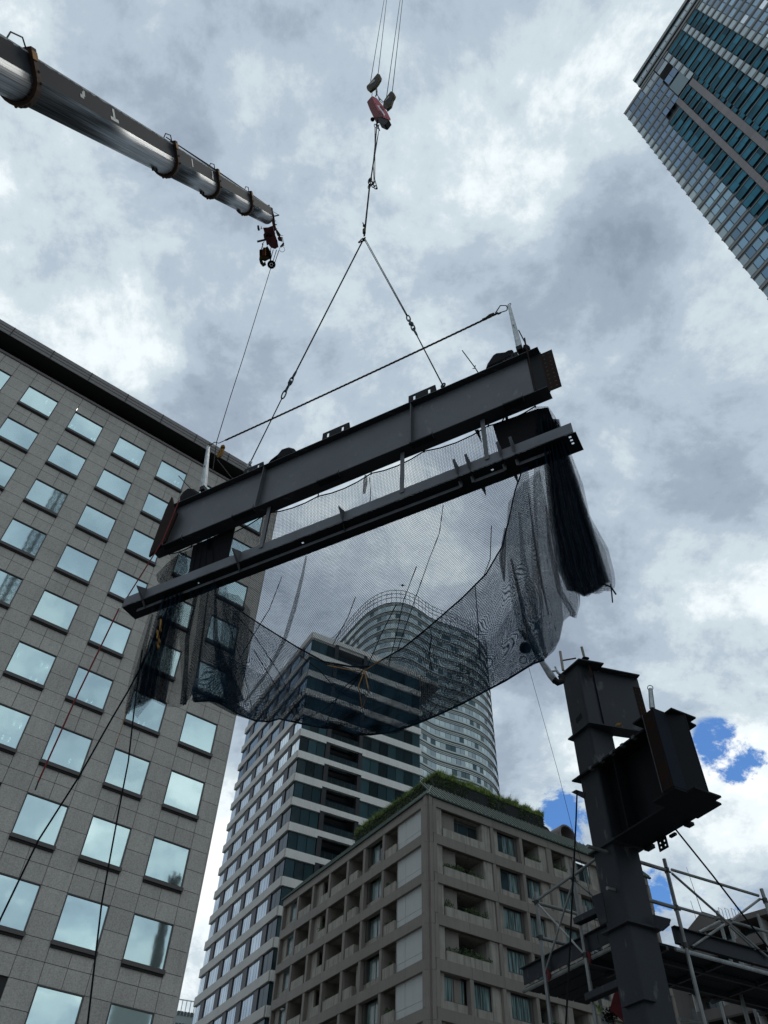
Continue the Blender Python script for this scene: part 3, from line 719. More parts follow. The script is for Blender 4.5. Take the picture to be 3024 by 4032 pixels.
def recess_box(F, u0, u1, h0, h1, d=1.7, door=True):
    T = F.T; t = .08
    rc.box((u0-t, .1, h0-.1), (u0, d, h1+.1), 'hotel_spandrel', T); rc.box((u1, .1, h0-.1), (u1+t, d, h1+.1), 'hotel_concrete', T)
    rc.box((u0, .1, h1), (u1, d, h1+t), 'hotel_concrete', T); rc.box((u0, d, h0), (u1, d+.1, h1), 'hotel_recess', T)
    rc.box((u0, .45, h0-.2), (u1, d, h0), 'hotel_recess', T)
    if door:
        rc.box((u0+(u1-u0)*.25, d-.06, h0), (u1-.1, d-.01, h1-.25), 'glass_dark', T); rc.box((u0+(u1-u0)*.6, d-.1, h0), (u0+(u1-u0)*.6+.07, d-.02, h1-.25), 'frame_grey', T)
# spandrels, one length per bay, hairline joints
for i, t in enumerate(tops):
    hb = t+CZ; h1 = (32.87 if i == 0 else bots[i-1])+CZ
    for j, (a_, b_) in enumerate([(-.42, -3.73), (-3.73, -6.8), (-6.8, -9.97), (-9.97, -13.1), (-13.1, -16.25), (-16.25, -19.4), (-19.4, -22.5), (-22.5, -25.6)]):
        sp.add(HL, b_+.01, a_-.01, -.12, .3, hb, h1, 'hotel_spandrel')
    for a_, b_ in [(.46, 3.7), (3.7, 6.77), (6.77, 9.9), (9.9, 13.05), (13.05, 16.15), (16.15, 19.3), (19.3, 22.5), (22.5, 25.6)]:
        sp.add(HR, a_+.01, b_-.01, -.12, .3, hb, h1, 'hotel_spandrel')
lpiers = [(-6.78, -6.45), (-9.98, -9.62), (-12.88, -12.5), (-16.2, -15.86), (-19.38, -19.02), (-22.5, -22.16), (-25.65, -25.4)]
rpiers = [(6.55, 6.85), (9.75, 10.05), (12.85, 13.4), (15.98, 16.3), (19.1, 19.4), (22.3, 22.6), (25.4, 25.7)]
for i, t in enumerate(tops):
    h0, h1 = bots[i]+CZ, t+CZ
    for a_, b_ in lpiers: pi.add(HL, a_, b_, -.08, .4, h0, h1, 'hotel_spandrel')
    for a_, b_ in rpiers: pi.add(HR, a_, b_, -.08, .4, h0, h1, 'hotel_spandrel')
    pi.add(HL, -.78, -.42, -.14, .4, h0, h1, 'hotel_spandrel'); pi.add(HR, .42, .78, -.14, .4, h0, h1, 'hotel_spandrel')
    if i >= 4: pi.add(HR, 3.5, 3.82, -.08, .4, h0, h1, 'hotel_spandrel')
    # ---- left face, bay by bay
    cn.add(HL, -3.36, -.80, .12, .4, h0+.62, h1, 'hotel_white'); cn.add(HL, -3.36, -.80, .12, .4, h0, h0+.60, 'hotel_white')
    cn.add(HL, -4.6, -3.40, .12, .4, h0+.62, h1, 'hotel_white'); cn.add(HL, -4.6, -3.40, .12, .4, h0, h0+.60, 'hotel_white')
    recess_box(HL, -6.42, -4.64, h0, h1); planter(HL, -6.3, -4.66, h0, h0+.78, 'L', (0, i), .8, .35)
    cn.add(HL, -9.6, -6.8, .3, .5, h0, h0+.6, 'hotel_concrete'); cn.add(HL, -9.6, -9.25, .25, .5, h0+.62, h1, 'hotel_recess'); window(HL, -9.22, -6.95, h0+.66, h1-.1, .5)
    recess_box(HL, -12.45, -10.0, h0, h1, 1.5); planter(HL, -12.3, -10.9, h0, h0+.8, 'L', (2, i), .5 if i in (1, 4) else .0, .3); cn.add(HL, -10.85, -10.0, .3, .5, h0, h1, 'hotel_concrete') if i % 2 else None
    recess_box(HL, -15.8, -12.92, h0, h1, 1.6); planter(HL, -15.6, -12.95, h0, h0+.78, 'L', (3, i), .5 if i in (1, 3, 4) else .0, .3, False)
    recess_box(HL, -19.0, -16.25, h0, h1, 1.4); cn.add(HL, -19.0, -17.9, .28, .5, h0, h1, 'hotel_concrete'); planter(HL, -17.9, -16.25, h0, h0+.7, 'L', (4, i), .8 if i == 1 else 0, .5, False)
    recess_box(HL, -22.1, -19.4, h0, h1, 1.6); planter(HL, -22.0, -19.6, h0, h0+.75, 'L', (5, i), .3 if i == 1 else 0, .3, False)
    cn.add(HL, -25.4, -22.52, .3, .5, h0, h0+.6, 'hotel_concrete'); cn.add(HL, -25.4, -24.5, .3, .5, h0+.62, h1, 'hotel_concrete'); window(HL, -24.4, -22.6, h0+.66, h1-.1, .45)
    # ---- right face
    if i < 4:
        cn.add(HR, .80, 1.42, .05, .4, h0, h1, 'hotel_concrete'); cn.add(HR, 5.7, 6.5, .05, .4, h0, h1, 'hotel_concrete')
        recess_box(HR, 1.46, 5.66, h0, h1, 2.2 if i else .75, i > 0)
        if i == 0: window(HR, 1.5, 5.6, h0+.3, h1-.25, .68, 4, True)
        planter(HR, 1.5, 5.8, h0-.02, h0+.70, 'R', (0, i), 0 if i == 0 else 1.6, .55)
    else:
        cn.add(HR, .80, 1.38, .2, .4, h0, h1, 'hotel_concrete'); cn.add(HR, 1.4, 3.48, .28, .5, h0, h0+.66, 'hotel_concrete'); window(HR, 1.42, 3.3, h0+.7, h1-.06, .45)
        cn.add(HR, 3.84, 5.72, .28, .5, h0, h0+.66, 'hotel_concrete'); window(HR, 3.86, 5.68, h0+.7, h1-.06, .45); cn.add(HR, 5.74, 6.53, .2, .4, h0, h1, 'hotel_concrete')
    def winbay(a_, b_, side=-1):
        W_ = b_-a_
        if side < 0: cn.add(HR, a_, a_+.62, .2, .4, h0, h1, 'hotel_concrete'); x0, x1 = a_+.64, b_-.28
        else: cn.add(HR, b_-.85, b_, .2, .4, h0, h1, 'hotel_concrete'); x0, x1 = a_+.05, b_-.88
        cn.add(HR, x0, x1+.02, .28, .5, h0, h0+.62, 'hotel_concrete'); window(HR, x0, x1, h0+.68, h1-.08, .42, random.choice((2, 3)))
        if side < 0: cn.add(HR, b_-.27, b_-.0, .34, .5, h0, h1, 'frame_grey')
    def balc(a_, b_, key):
        recess_box(HR, a_+.05, b_-.75, h0, h1, 1.8); cn.add(HR, b_-.72, b_, .1, .4, h0, h1, 'hotel_concrete'); planter(HR, a_+.08, b_-.7, h0, h0+.72, 'R', key, 1.3, .4, False)
    winbay(6.87, 9.73)
    if i in (0, 4, 5): balc(10.07, 12.83, (2, i))
    else: winbay(10.07, 12.83, 1)
    if i in (0, 4, 5): balc(13.42, 15.96, (3, i))
    else: winbay(13.42, 15.96)
    winbay(16.32, 19.08, 1); winbay(19.42, 22.28); winbay(22.62, 25.38, 1)
for p in (sp, pi, cn): p.flush()
rc.build('recess', hot)['kind'] = 'stuff'
names = {0: 'widest', 1: 'narrow'}
ordw = ['top', 'second', 'third', 'fourth', 'fifth', 'sixth', 'seventh', 'eighth']
colw = {('L', 0): 'balcony beside the white panels', ('L', 2): 'second balcony left of the white panels', ('L', 3): 'third balcony left of the white panels', ('L', 4): 'fourth balcony left of the white panels', ('L', 5): 'fifth balcony left of the white panels',
        ('R', 0): 'wide balcony right of the corner', ('R', 2): 'first narrow balcony column of the right side', ('R', 3): 'second narrow balcony column of the right side'}
for o, fs, (c_, i) in planters:
    tag(o, '%s plants, %s, %s floor from the eave' % ('bushy' if (fs == 'R' and c_ == 0) else 'trailing', colw[(fs, c_)], ordw[i]), 'plant', 'plants in the hotel balcony planters')
# corner: two tall ribs with joints at every floor
cr_ = MB()
# a vertical post filling the re-entrant corner
for i, t in enumerate(tops):
    hi = (32.87 if i == 0 else tops[i-1]-.08)+CZ; lo_ = t-.08+CZ
    HL.box('corner_post', -.36, -.06, -.2, .3, lo_+.02, hi, 'hotel_spandrel', hot); HR.box('corner_post', .06, .38, -.17, .3, lo_+.02, hi, 'hotel_spandrel', hot)
q = MB(); q.prism([tuple(HL.P(-.5, .1, 0)), tuple(HL.P(-.02, .02, 0)), tuple(HR.P(.5, .1, 0)), tuple(HR.P(.5, 3, 0)), tuple(HL.P(-.5, 3, 0))][::-1], (0, 0, 32.8+CZ), 'hotel_spandrel'); q.build('corner_core', hot)
# green metal eave, sloping up to the roof garden
def inter(F1, w1, F2, w2):
    d1 = Vector((math.cos(F1.az), math.sin(F1.az))); d2 = Vector((math.cos(F2.az), math.sin(F2.az)))
    p1 = F1.P(0, w1, 0).xy; p2 = F2.P(0, w2, 0).xy; r = p2-p1; t = (r.x*d2.y-r.y*d2.x)/(d1.x*d2.y-d1.y*d2.x); return p1+d1*t
eo = .25; ins = 1.55; z0 = 32.9+CZ; z1 = 34.85+CZ
c0 = inter(HL, -eo, HR, -eo); c1 = inter(HL, ins, HR, ins)
m = MB(); A0 = HL.P(-25.9, -eo, z0); A1 = HL.P(-24.4, ins, z1); B0 = HR.P(26, -eo, z0); B1 = HR.P(26, ins, z1)
m.add([A0, (c0.x, c0.y, z0), (c1.x, c1.y, z1), A1], [(0, 1, 2, 3)], 'green_metal'); m.add([(c0.x, c0.y, z0), B0, B1, (c1.x, c1.y, z1)], [(0, 1, 2, 3)], 'green_metal')
m.add([A0, A1, HL.P(-25.9, 6, z0)], [(0, 1, 2)], 'green_metal'); eave = m.build('eave', hot)
m = MB(); m.box((-25.9, -eo-.03, z0-.13), (-.1, -eo+.2, z0-.01), 'green_trim', HL.T); m.box((.1, -eo-.03, z0-.13), (26, -eo+.2, z0-.01), 'green_trim', HR.T); m.build('eave_trim', eave)
m = MB()
n = 62
for i in range(n):
    t = (i+.5)/n; a_ = Vector((c0.x, c0.y, z0)).lerp(B0, t); u = (B0-Vector((c0.x, c0.y, z0))).normalized(); b_ = a_+(B1-B0)*1.0
    if i < 3: b_ = Vector((c1.x, c1.y, z1)) if i == 0 else a_+(B1-B0)
    sd = u*.05; up = Vector((0, 0, .12))
    m.add([a_-sd+up, a_+sd+up, b_+sd+up, b_-sd+up, a_-sd, a_+sd, b_+sd, b_-sd], [(0, 1, 2, 3), (0, 3, 7, 4), (1, 5, 6, 2), (0, 4, 5, 1)], 'green_metal')
for i in range(50):
    t = (i+.5)/50; a_ = Vector((c0.x, c0.y, z0)).lerp(A0, t); b_ = Vector((c1.x, c1.y, z1)).lerp(A1, t); sd = (A0-Vector((c0.x, c0.y, z0))).normalized()*.03; up = Vector((0, 0, .05))
    m.add([a_-sd+up, a_+sd+up, b_+sd+up, b_-sd+up, a_-sd, a_+sd, b_+sd, b_-sd], [(0, 1, 2, 3), (0, 3, 7, 4), (1, 5, 6, 2), (0, 4, 5, 1)], 'green_metal')
m.build('standing_seam', eave)['kind'] = 'stuff'
# roof garden wall: ivy and long grass along the top
ga = 2.2
u5, h5a = HR.px(1742, 3047, ga); ue, _ = HR.px(2136, 3203, ga); _, h5b = HR.px(1745, 3108, ga)
gc = inter(HL, ga, HR, ga); uc = (HR.T.inverted() @ Vector((gc.x, gc.y, 0))).x
uc = HR.px(1718, 3090, ga)[0]; zt = HR.px(1725, 3048, ga)[1]; zt2 = HR.px(2130, 3215, ga)[1]
m = MB(); gw0 = HR.P(uc, ga, 0); gl_d = Vector((math.cos(HL.az), math.sin(HL.az), 0))*-1
pl = [gw0, HR.P(ue, ga, 0), HR.P(ue, ga+8, 0), gw0+gl_d*16.5+Vector((0, 0, 0)), gw0+gl_d*16.5]
m.prism([(p.x, p.y, z1-.4) for p in (gw0, HR.P(ue, ga, 0), HR.P(ue, ga+9, 0), gw0+gl_d*14+Vector((math.cos(HR.az), math.sin(HR.az), 0))*9, gw0+gl_d*14)], (0, 0, zt-z1+.25), 'ivy_wall')
rg = m.build('roof_garden'); tag(rg, 'dark planted roof garden wall covered with ivy above the green eave', 'roof garden')
iv = MB(); pts = []; red = []
L_ = ue-uc
streams = [random.uniform(0, L_) for _ in range(46)]
for s in streams:
    n = random.randint(20, 110); dh = random.uniform(.3, 1.)
    for _ in range(n):
        u = uc+s+random.gauss(0, .13+.1*dh); h = zt-(zt-z1)*dh*random.random()
        (red if abs(s-L_*.43) < .7 and random.random() < .5 and h < z1+1.2 else pts).append(HR.P(min(ue, max(uc, u)), ga-.08, h))
for _ in range(5200):
    t = random.random()*14; p = gw0+gl_d*t; pts.append(p+Vector((-math.cos(HR.az), -math.sin(HR.az), 0))*random.uniform(.02, .3)+Vector((0, 0, z1-.3+random.random()**.7*(zt-z1+.4))))
iv.leafs(pts, .07, 'leaf_dark', -.3); iv.leafs(red, .07, 'leaf_red', -.2); iv.leafs(random.sample(pts, len(pts)//5), .08, 'leaf', -.3)
tag(iv.build('ivy'), 'ivy trailing down the wall of the rooftop garden', 'ivy', kind='stuff')
gr = MB(); vs = []
def hmod(p): return .8+.9*max(-.3, noise.noise(Vector((p.x*1.6, p.y*1.6, 2.))))
def blade(p, hgt, lean):
    d = Vector((random.gauss(0, .35)+lean.x, random.gauss(0, .35)+lean.y, 0)); e = Vector((random.uniform(-1, 1), random.uniform(-1, 1), 0)).normalized()*.014
    hgt *= hmod(p); a_ = p; b_ = p+Vector((0, 0, hgt*.6))+d*.25*hgt; c_ = p+Vector((0, 0, hgt))+d*.8*hgt
    gr.add([a_-e, a_+e, b_+e*.8, b_-e*.8, c_], [(0, 1, 2, 3), (3, 2, 4)], random.choice(('grass', 'grass', 'leaf')))
lnR = Vector((math.sin(HR.az), -math.cos(HR.az), 0))*.5; lnL = Vector((math.sin(HL.az), -math.cos(HL.az), 0))*.5
for _ in range(20000): blade(HR.P(uc+random.random()*L_, ga+random.uniform(-.12, .9), zt-.18+random.uniform(-.1, .05)), random.uniform(.2, .62)*(1.7 if random.random() < .05 else 1), lnR)
for _ in range(16000): blade(gw0+gl_d*random.random()*14+Vector((math.cos(HR.az), math.sin(HR.az), 0))*random.uniform(-.15, .8)+Vector((0, 0, zt-.2)), random.uniform(.2, .62), lnL)
tag(gr.build('roof_grass'), 'long yellow green grass along the top of the rooftop garden', 'grass', kind='stuff')
# rounded ducts on the roof further right
def duct(px0, py0, ln, r, lbl):
    P0 = at_range(px0, py0, 74); d = Vector((math.cos(HR.az), math.sin(HR.az), 0)); n = Vector((-d.y, d.x, 0)); m = MB()
    prof = [(-r*1.1, -r*1.2)]+[(-r*1.1+0, 0)]+[(-math.cos(a)*r*1.1, math.sin(a)*r) for a in [math.pi*j/10 for j in range(1, 10)]]+[(r*1.1, 0), (r*1.1, -r*2.)]
    outer = [P0+d*a_+Vector((0, 0, b_)) for a_, b_ in prof]; inner = [P0+d*a_*.82+Vector((0, 0, b_*.82)) for a_, b_ in prof]; vs = []; fs = []
    k_ = len(prof)
    for grp_ in (outer, inner):
        for p_ in grp_: vs += [p_, p_+n*ln]
    for i in range(k_-1):
        fs += [(2*i, 2*i+2, 2*i+3, 2*i+1), (2*k_+2*i, 2*k_+2*i+1, 2*k_+2*i+3, 2*k_+2*i+2), (2*i, 2*k_+2*i, 2*k_+2*i+2, 2*i+2)]
    m.add(vs, fs, 'tower_panel'); tag(m.build('roof_duct'), lbl, 'duct', 'rounded ducts on the hotel roof')
duct(2235, 3285, 3, .95, 'large rounded beige duct on the hotel roof beside the steel column'); duct(2150, 3275, 3, .55, 'smaller rounded beige duct just right of the roof garden')
# ================================================================== brown apartment block, bottom right
FB2 = Face(*(at_range(2724, 3600, 105).xy), rad(-47)); T = FB2.T
bk = empty('apartment_block', (FB2.o.x, FB2.o.y, 0), label='brown tiled apartment block with balconies behind the scaffold, bottom right', cat='building')
hp = FB2.px(2764, 3589)[1]; u1_, hr_ = FB2.px(3020, 3575); uL = FB2.px(2650, 3850)[0]; uR = u1_+14; hr2 = FB2.px(2870, 3620)[1]
ub = FB2.px(2745, 3900)[0]
m = MB(); hA = FB2.px(2700, 3800)[1]
m.box((uL-6, .5, 0), (uR, 14, hr_-4.), 'tile_brown', T); m.build('wall', bk)
m = MB(); m.box((ub, -1.6, hr_-1.2), (uR, 14, hr_-.6), 'tile_brown', T); m.build('roof', bk)
b_ = Pieces(bk, 'balcony_parapet'); wn = Pieces(bk, 'pane'); sl_ = Pieces(bk, 'balcony_slab'); ac = Pieces(bk, 'partition')
for r in range(14):
    h = hr_-3.6-3.0*r
    for c_ in range(9):
        a_ = ub+c_*3.4
        b_.add(FB2, a_+.02, a_+3.38, -1.5, -1.35, h-.15, h+.85, 'tile_brown'); sl_.add(FB2, a_, a_+3.4, -1.5, .5, h-.35, h-.16, 'tile_dark')
        wn.add(FB2, a_+.5, a_+1.55, .4, .48, h+.1, h+2.1, 'glass_dark'); wn.add(FB2, a_+1.62, a_+2.7, .4, .48, h+.1, h+2.1, 'glass_teal')
        ac.add(FB2, a_-.03, a_+.03, -1.45, .5, h+.0, h+2.6, 'concrete_grey')
    wn.add(FB2, uL+1.2, uL+1.6, .4, .48, h+.3, h+1.8, 'glass_dark'); wn.add(FB2, ub-1.2, ub-.8, .4, .48, h+.3, h+1.8, 'glass_dark')
for p in (b_, wn, sl_, ac): p.flush()
# roof-top plant room, with pointed gable and rails
pA = FB2.px(2700, 3690, 3); pB = FB2.px(2770, 3592, 3); pC = FB2.px(2850, 3640, 3)
m = MB(); m.box((pA[0]-.5, 3, hr_-6), (pC[0]+.4, 9, pC[1]-.2), 'tile_brown', T); m.prism([(pA[0]-.9, 2.6, pC[1]-1.2), (pA[0]-.9, 2.6, pC[1]-.5), (pB[0], 2.6, pB[1]), (pC[0]+2.2, 2.6, pC[1]-.6), (pC[0]+2.2, 2.6, pC[1]-1.2)], (0, 6, 0), 'tile_brown', T); m.box((pA[0]+3, 2.9, hr_-2.5), (pA[0]+3.6, 3, hr_-.2), 'glass_dark', T); m.build('plant_room', bk)
m = MB(); a0 = FB2.P(pB[0]-.6, 4, pB[1]-.4); m.tube([a0, a0+Vector((-.5, 0, 6.5))], [.06, .02], 'frame_grey', 5); m.tube([a0+Vector((-1, 0, 0)), a0+Vector((-1.1, 0, 2.2))], .03, 'frame_grey', 4)
for q_ in range(4): m.tube([a0+Vector((2.2+q_*.8, 0, -.2)), a0+Vector((2.2+q_*.8, 0, 1.5)), a0+Vector((2.8+q_*.8, .5, 1.5)), a0+Vector((2.8+q_*.8, .5, -.5))], .03, 'frame_grey', 4)
m.build('antenna', bk)
# ================================================================== suspended steel frame
sG = 6.5; azG = rad(-29.95); nG = Vector((-math.sin(azG), math.cos(azG), 0)); FG = Face(nG.x*sG, nG.y*sG, azG); TG = FG.T
def hz(t, w=0.): return t*(sG+w)+CZ                     # height at depth w from its slope as seen
def gq(x, y, w=0.): u, h = FG.px(x, y, w); return FG.P(u, w, h)
def src(ox, oy, wpx, W_=1659.): return lambda x, y: (ox+x*wpx/W_, oy+y*wpx/W_)
Q1, Q2, Q3, Q4, Q5 = src(560, 1750, 700), src(1200, 1500, 700), src(1700, 1300, 650), src(450, 2050, 700), src(1700, 1600, 650)
gir = empty('steel_girder', tuple(FG.P(-.74*sG, .117, 0)), label='grey steel plate girder hanging level from the crane slings, largest beam in view', cat='girder')
gir.location.z = hz(1.545)
FW = .236; zt_, zb_ = hz(1.733), hz(1.5455); tf = .018; uL_, uR_ = -1.330*sG, -.1535*sG
def gpart(name, fn, parent=gir, label=None):
    m = MB(); fn(m); o = m.build(name, parent)
    if label: o['label'] = label
    return o
gpart('top_flange', lambda m: m.box((-1.318*sG, 0, zt_-tf), (uR_, FW, zt_), 'steel_primer', TG))
gpart('bottom_flange', lambda m: m.box((uL_, 0, zb_), (uR_, FW, zb_+tf), 'steel_primer', TG))
gpart('web', lambda m: m.box((-1.30*sG, .112, zb_+tf), (-.189*sG, .124, zt_-tf), 'steel_light', TG))
for u in (-.979, -.5105): gpart('stiffener', lambda m: m.box((u*sG-.006, .012, zb_+tf), (u*sG+.006, .111, zt_-tf), 'steel_light', TG))
# end splice plates: dark stub, rusty faying face with bolt holes
gpart('end_stub', lambda m: m.box((-.189*sG, .108, zb_+tf), (-.152*sG, .128, zt_-tf), 'steel_dark', TG))
def splice(m):
    u0, u1, z0_, z1_ = -.1545*sG, -.1235*sG, hz(1.5215, .117), hz(1.690, .117)
    m.box((u0, .104, z0_), (u1, .112, z1_), 'steel_rust', TG)
    for c in range(2):
        for r in range(9): x = u0+.05+c*.09; z = z0_+.08+r*(z1_-z0_-.16)/8; m.box((x-.014, .1035, z-.014), (x+.014, .1042, z+.014), 'soffit_black', TG)
gpart('splice_plate', splice, label='rusty bolted splice plate at the right end')
gpart('splice_plate', lambda m: m.prism([tuple(gq(*Q1(x, y), -.02)) for x, y in ((275, 485), (300, 590), (325, 640), (215, 900), (60, 1045), (75, 985), (165, 740), (220, 600))], tuple(nG*.04), 'steel_rust'), label='rusty splice plate at the left end')
# small cleats hung under the bottom flange, each with a standing fin
for (ax, ay), (bx, by) in ((Q1(185, 935), Q1(350, 885)), (Q1(830, 680), Q1(1020, 605)), (Q2(108, 945), Q2(300, 875)), (Q2(975, 585), Q2(1180, 510)), (Q3(712, 740), Q3(905, 665))):
    ua, _ = FG.px(ax, ay, -.02); ub_, _ = FG.px(bx, by, -.02)
    def cl(m, ua=ua, ub_=ub_):
        m.box((ua, -.02, zb_-.035), (ub_, .10, zb_-.003), 'steel_dark', TG); m.prism([(ub_, -.03, zb_-.01), (ub_, -.03, zb_+.09), (ub_, .07, zb_-.01)], (.014, 0, 0), 'steel_strip', TG)
        m.prism([(ua, -.03, zb_-.01), (ua, -.03, zb_+.045), (ua, .03, zb_-.01)], (.010, 0, 0), 'steel_light', TG)
    gpart('cleat', cl)
# slotted brackets standing on the top flange (real slots, sky shows through)
def slotted(m, ua, ub_, hgt):
    z0_, z1_ = zt_+.002, zt_+hgt; w0, w1 = .03, .038
    def bx_(a, b, c, d): m.box((ua+(ub_-ua)*a, w0, z0_+(z1_-z0_)*b), (ua+(ub_-ua)*c, w1, z0_+(z1_-z0_)*d), 'steel_dark', TG)
    bx_(0.0, 0, 1, .25); bx_(0, .72, 1, 1); bx_(0, .25, .18, .72); bx_(.26, .25, .74, .72); bx_(.82, .25, 1, .72)
    m.prism([(ub_, w1, z1_), (ub_, w1, z0_), (ub_, w1+.09, z0_)], (.008, 0, 0), 'steel_dark', TG); m.box((ua, w1, z0_), (ub_, w1+.08, z0_+.008), 'steel_dark', TG)
for a_, b_, h_ in ((Q2(152, 540), Q2(395, 455), .25), (Q2(960, 185), Q2(1210, 95), .25), (Q1(935, 265), Q1(1110, 190), .18), (Q3(700, 290), Q3(850, 225), .18)):
    ua = FG.px(*a_, 0)[0]; ub_ = FG.px(*b_, 0)[0]; gpart('slotted_bracket', lambda m: slotted(m, ua, ub_, h_))
# ---- lower edge beam
sL = sG+.117
low = empty('edge_beam', tuple(FG.P(-.74*sG, .3, hz(1.3, .1))), label='slimmer grey steel edge beam with upright gusset plates, hung below the big girder', cat='beam')
w0 = .117; zA, zB = hz(1.379, w0), hz(1.3455, w0)
eL, eR = -1.362*sL, -.1235*sL
gpart('face_plate', lambda m: m.box((eL, w0, zB), (eR, w0+.012, zA), 'steel_strip', TG), low)
wid = (zB-CZ)/1.2765-sL
def bplate(m):      # horizontal plate, with real bolt holes left open
    z0_, z1_ = zB-.012, zB-.001
    holes = []
    for hx in (Q2(-1e9, 0),): pass
    us = sorted([FG.px(*q_, w0+.11)[0] for q_ in (Q4(785, 585), (1138+53, 2145), Q5(608, 628))])
    u = eL; y0, y1 = w0+.012, w0+wid
    for hu in us:
        m.box((u, y0, z0_), (hu-.02, y1, z1_), 'steel_dark', TG); m.box((hu-.02, y0, z0_), (hu+.02, y0+.08, z1_), 'steel_dark', TG); m.box((hu-.02, y0+.115, z0_), (hu+.02, y1, z1_), 'steel_dark', TG); u = hu+.02
    hu = eR-.07; m.box((u, y0, z0_), (hu-.018, y1, z1_), 'steel_dark', TG)
    hs_ = [y0+.035, y0+.095, y0+.155]; y = y0
    for h_ in hs_: m.box((hu-.018, y, z0_), (hu+.018, h_, z1_), 'steel_dark', TG); y = h_+.035
    m.box((hu-.018, y, z0_), (hu+.018, y1, z1_), 'steel_dark', TG); m.box((hu+.018, y0, z0_), (eR+.03, y1, z1_), 'steel_dark', TG)
gpart('bottom_plate', bplate, low)
wl = w0+.15; zl1 = zB-.014; zl0 = hz(1.3045, wl)
segs = [(-1.352*sG, -.400*sG), (-.368*sG, -.293*sG), (-.262*sG, -.186*sG)]
for a_, b_ in segs: gpart('hanging_lip', lambda m: (m.box((a_, wl, zl0), (b_, wl+.008, zl1), 'steel_edge', TG), m.box((a_, wl+.008, zl0), (b_, wl+.09, zl0+.008), 'steel_dark', TG)), low)
for u, tri in ((-1.320, 1), (-1.011, 1), (-.800, 1), (-.3965, 0), (-.3665, 0), (-.2895, 0), (-.2590, 0)):
    U_ = u*sG
    if u == -.8: continue
    if tri: gpart('gusset_plate', lambda m: m.prism([(U_+.04, -.11, hz(1.412, -.11)), (U_-.03, wl, zl0), (U_-.03, wl, zl1), (U_+.04, .115, zB), (U_+.04, .115, zA+.01)], (.014, 0, 0), 'steel_strip', TG), low)
    else: gpart('gusset_plate', lambda m: m.prism([(U_, -.02, hz(1.4125, -.02)), (U_-.02, wl-.002, zl0), (U_, wl-.002, zl1), (U_, .115, zB), (U_, .115, zA+.02)], (.014, 0, 0), 'steel_light', TG), low); gpart('gusset_flange', lambda m: m.prism([(U_-.022, -.024, hz(1.4125, -.02)), (U_+.022, -.024, hz(1.4125, -.02)), (U_+.002, wl-.008, zl0-.004), (U_-.042, wl-.008, zl0-.004)], (0, -.006, 0), 'steel_edge', TG), low)
uq = Q2(1000, 0)
gpart('gusset_plate', lambda m: m.prism([(FG.px(*Q4(1659+0, 0), 0)[0]*0+FG.px(1340, 1990, 0)[0], -.06, hz(1.410, -.06)), (FG.px(1340, 1990, 0)[0]-.05, wl, zl0), (FG.px(1340, 1990, 0)[0]-.05, wl, zl1), (FG.px(1340, 1990, 0)[0], .115, zB), (FG.px(1340, 1990, 0)[0], .115, zA+.01)], (.012, 0, 0), 'steel_light', TG), low)
# hangers from the girder down to the edge beam
for u in (-.922, -.530, -.318):
    U_ = u*sG*1.018; gpart('hanger_post', lambda m: (m.box((U_-.035, .10, zA-.10), (U_+.035, .108, zb_-.002), 'steel_light', TG), m.box((U_-.003, .108, zA-.1), (U_+.005, .17, zb_-.002), 'steel_dark', TG)), low)
# dark catch boards behind the beam
def board(name, pts, w, lbl):
    P_ = [gq(x, y, w) for x, y in pts]; m = MB(); m.prism([tuple(p) for p in P_], tuple(nG*.02), 'tarp_black'); o = m.build(name); c_ = sum((Vector(p) for p in P_), Vector())/len(P_)
    tag(o, lbl, 'board', 'black catch boards fixed behind the edge beam')
board('catch_board', [Q4(735, 235), Q4(1125, 60), Q4(1060, 345), Q4(690, 505)], .30, 'black board behind the edge beam near its left end')
board('catch_board', [Q5(610, 180), Q5(1060, 25), Q5(1170, 10), Q5(1250, 215), Q5(1000, 330), Q5(690, 440)], .30, 'black board behind the edge beam near its right end')
# pointed brackets hanging below the beams
for a_, b_, c_ in ((Q5(430, 240), Q5(470, 230), Q5(505, 370)), (Q5(735, 110), Q5(765, 100), Q5(775, 260)), (Q5(495, 820), Q5(535, 805), Q5(545, 900)), (Q5(825, 700), Q5(860, 690), Q5(866, 780))):
    m = MB(); m.prism([tuple(gq(*a_, .36)), tuple(gq(*b_, .36)), tuple(gq(*c_, .36))], tuple(nG*.012), 'steel_dark'); m.build('pointed_bracket', low)
m = MB(); m.tube([gq(*Q5(660, 230), .3), gq(*Q5(725, 120), .3)], .012, 'steel_dark', 6); m.build('brace', low)
# ---- black bundles, rods and fittings lying on the top flange
def bundle(pts, w, lbl, mt='tarp_black', th=.16):
    P_ = [gq(x, y, w) for x, y in pts]; c = sum((Vector(p) for p in P_), Vector())/len(P_); m = MB(); rings = []
    for k_, s_ in ((0, .72), (.25, .96), (.5, 1), (.75, .96), (1, .72)):
        rings.append([c+(Vector(p)-c)*s_+nG*th*k_+Vector((0, 0, random.uniform(-.006, .006))) for p in P_])
    n = len(P_); vs = [q_ for r in rings for q_ in r]; fs = [tuple(range(n))[::-1], tuple(range(4*n, 5*n))]+[(i*n+j, i*n+(j+1) % n, (i+1)*n+(j+1) % n, (i+1)*n+j) for i in range(4) for j in range(n)]
    m.add(vs, fs, mt); tag(m.build('tarp_bundle'), lbl, 'bundle', 'black bundles lying on the top flange of the girder')
bundle([Q1(340, 545), Q1(335, 480), Q1(365, 440), Q1(420, 395), Q1(470, 400), Q1(510, 425), Q1(540, 460), Q1(440, 505)], .02, 'black bundle on the girder beside the left silver post', th=.15)
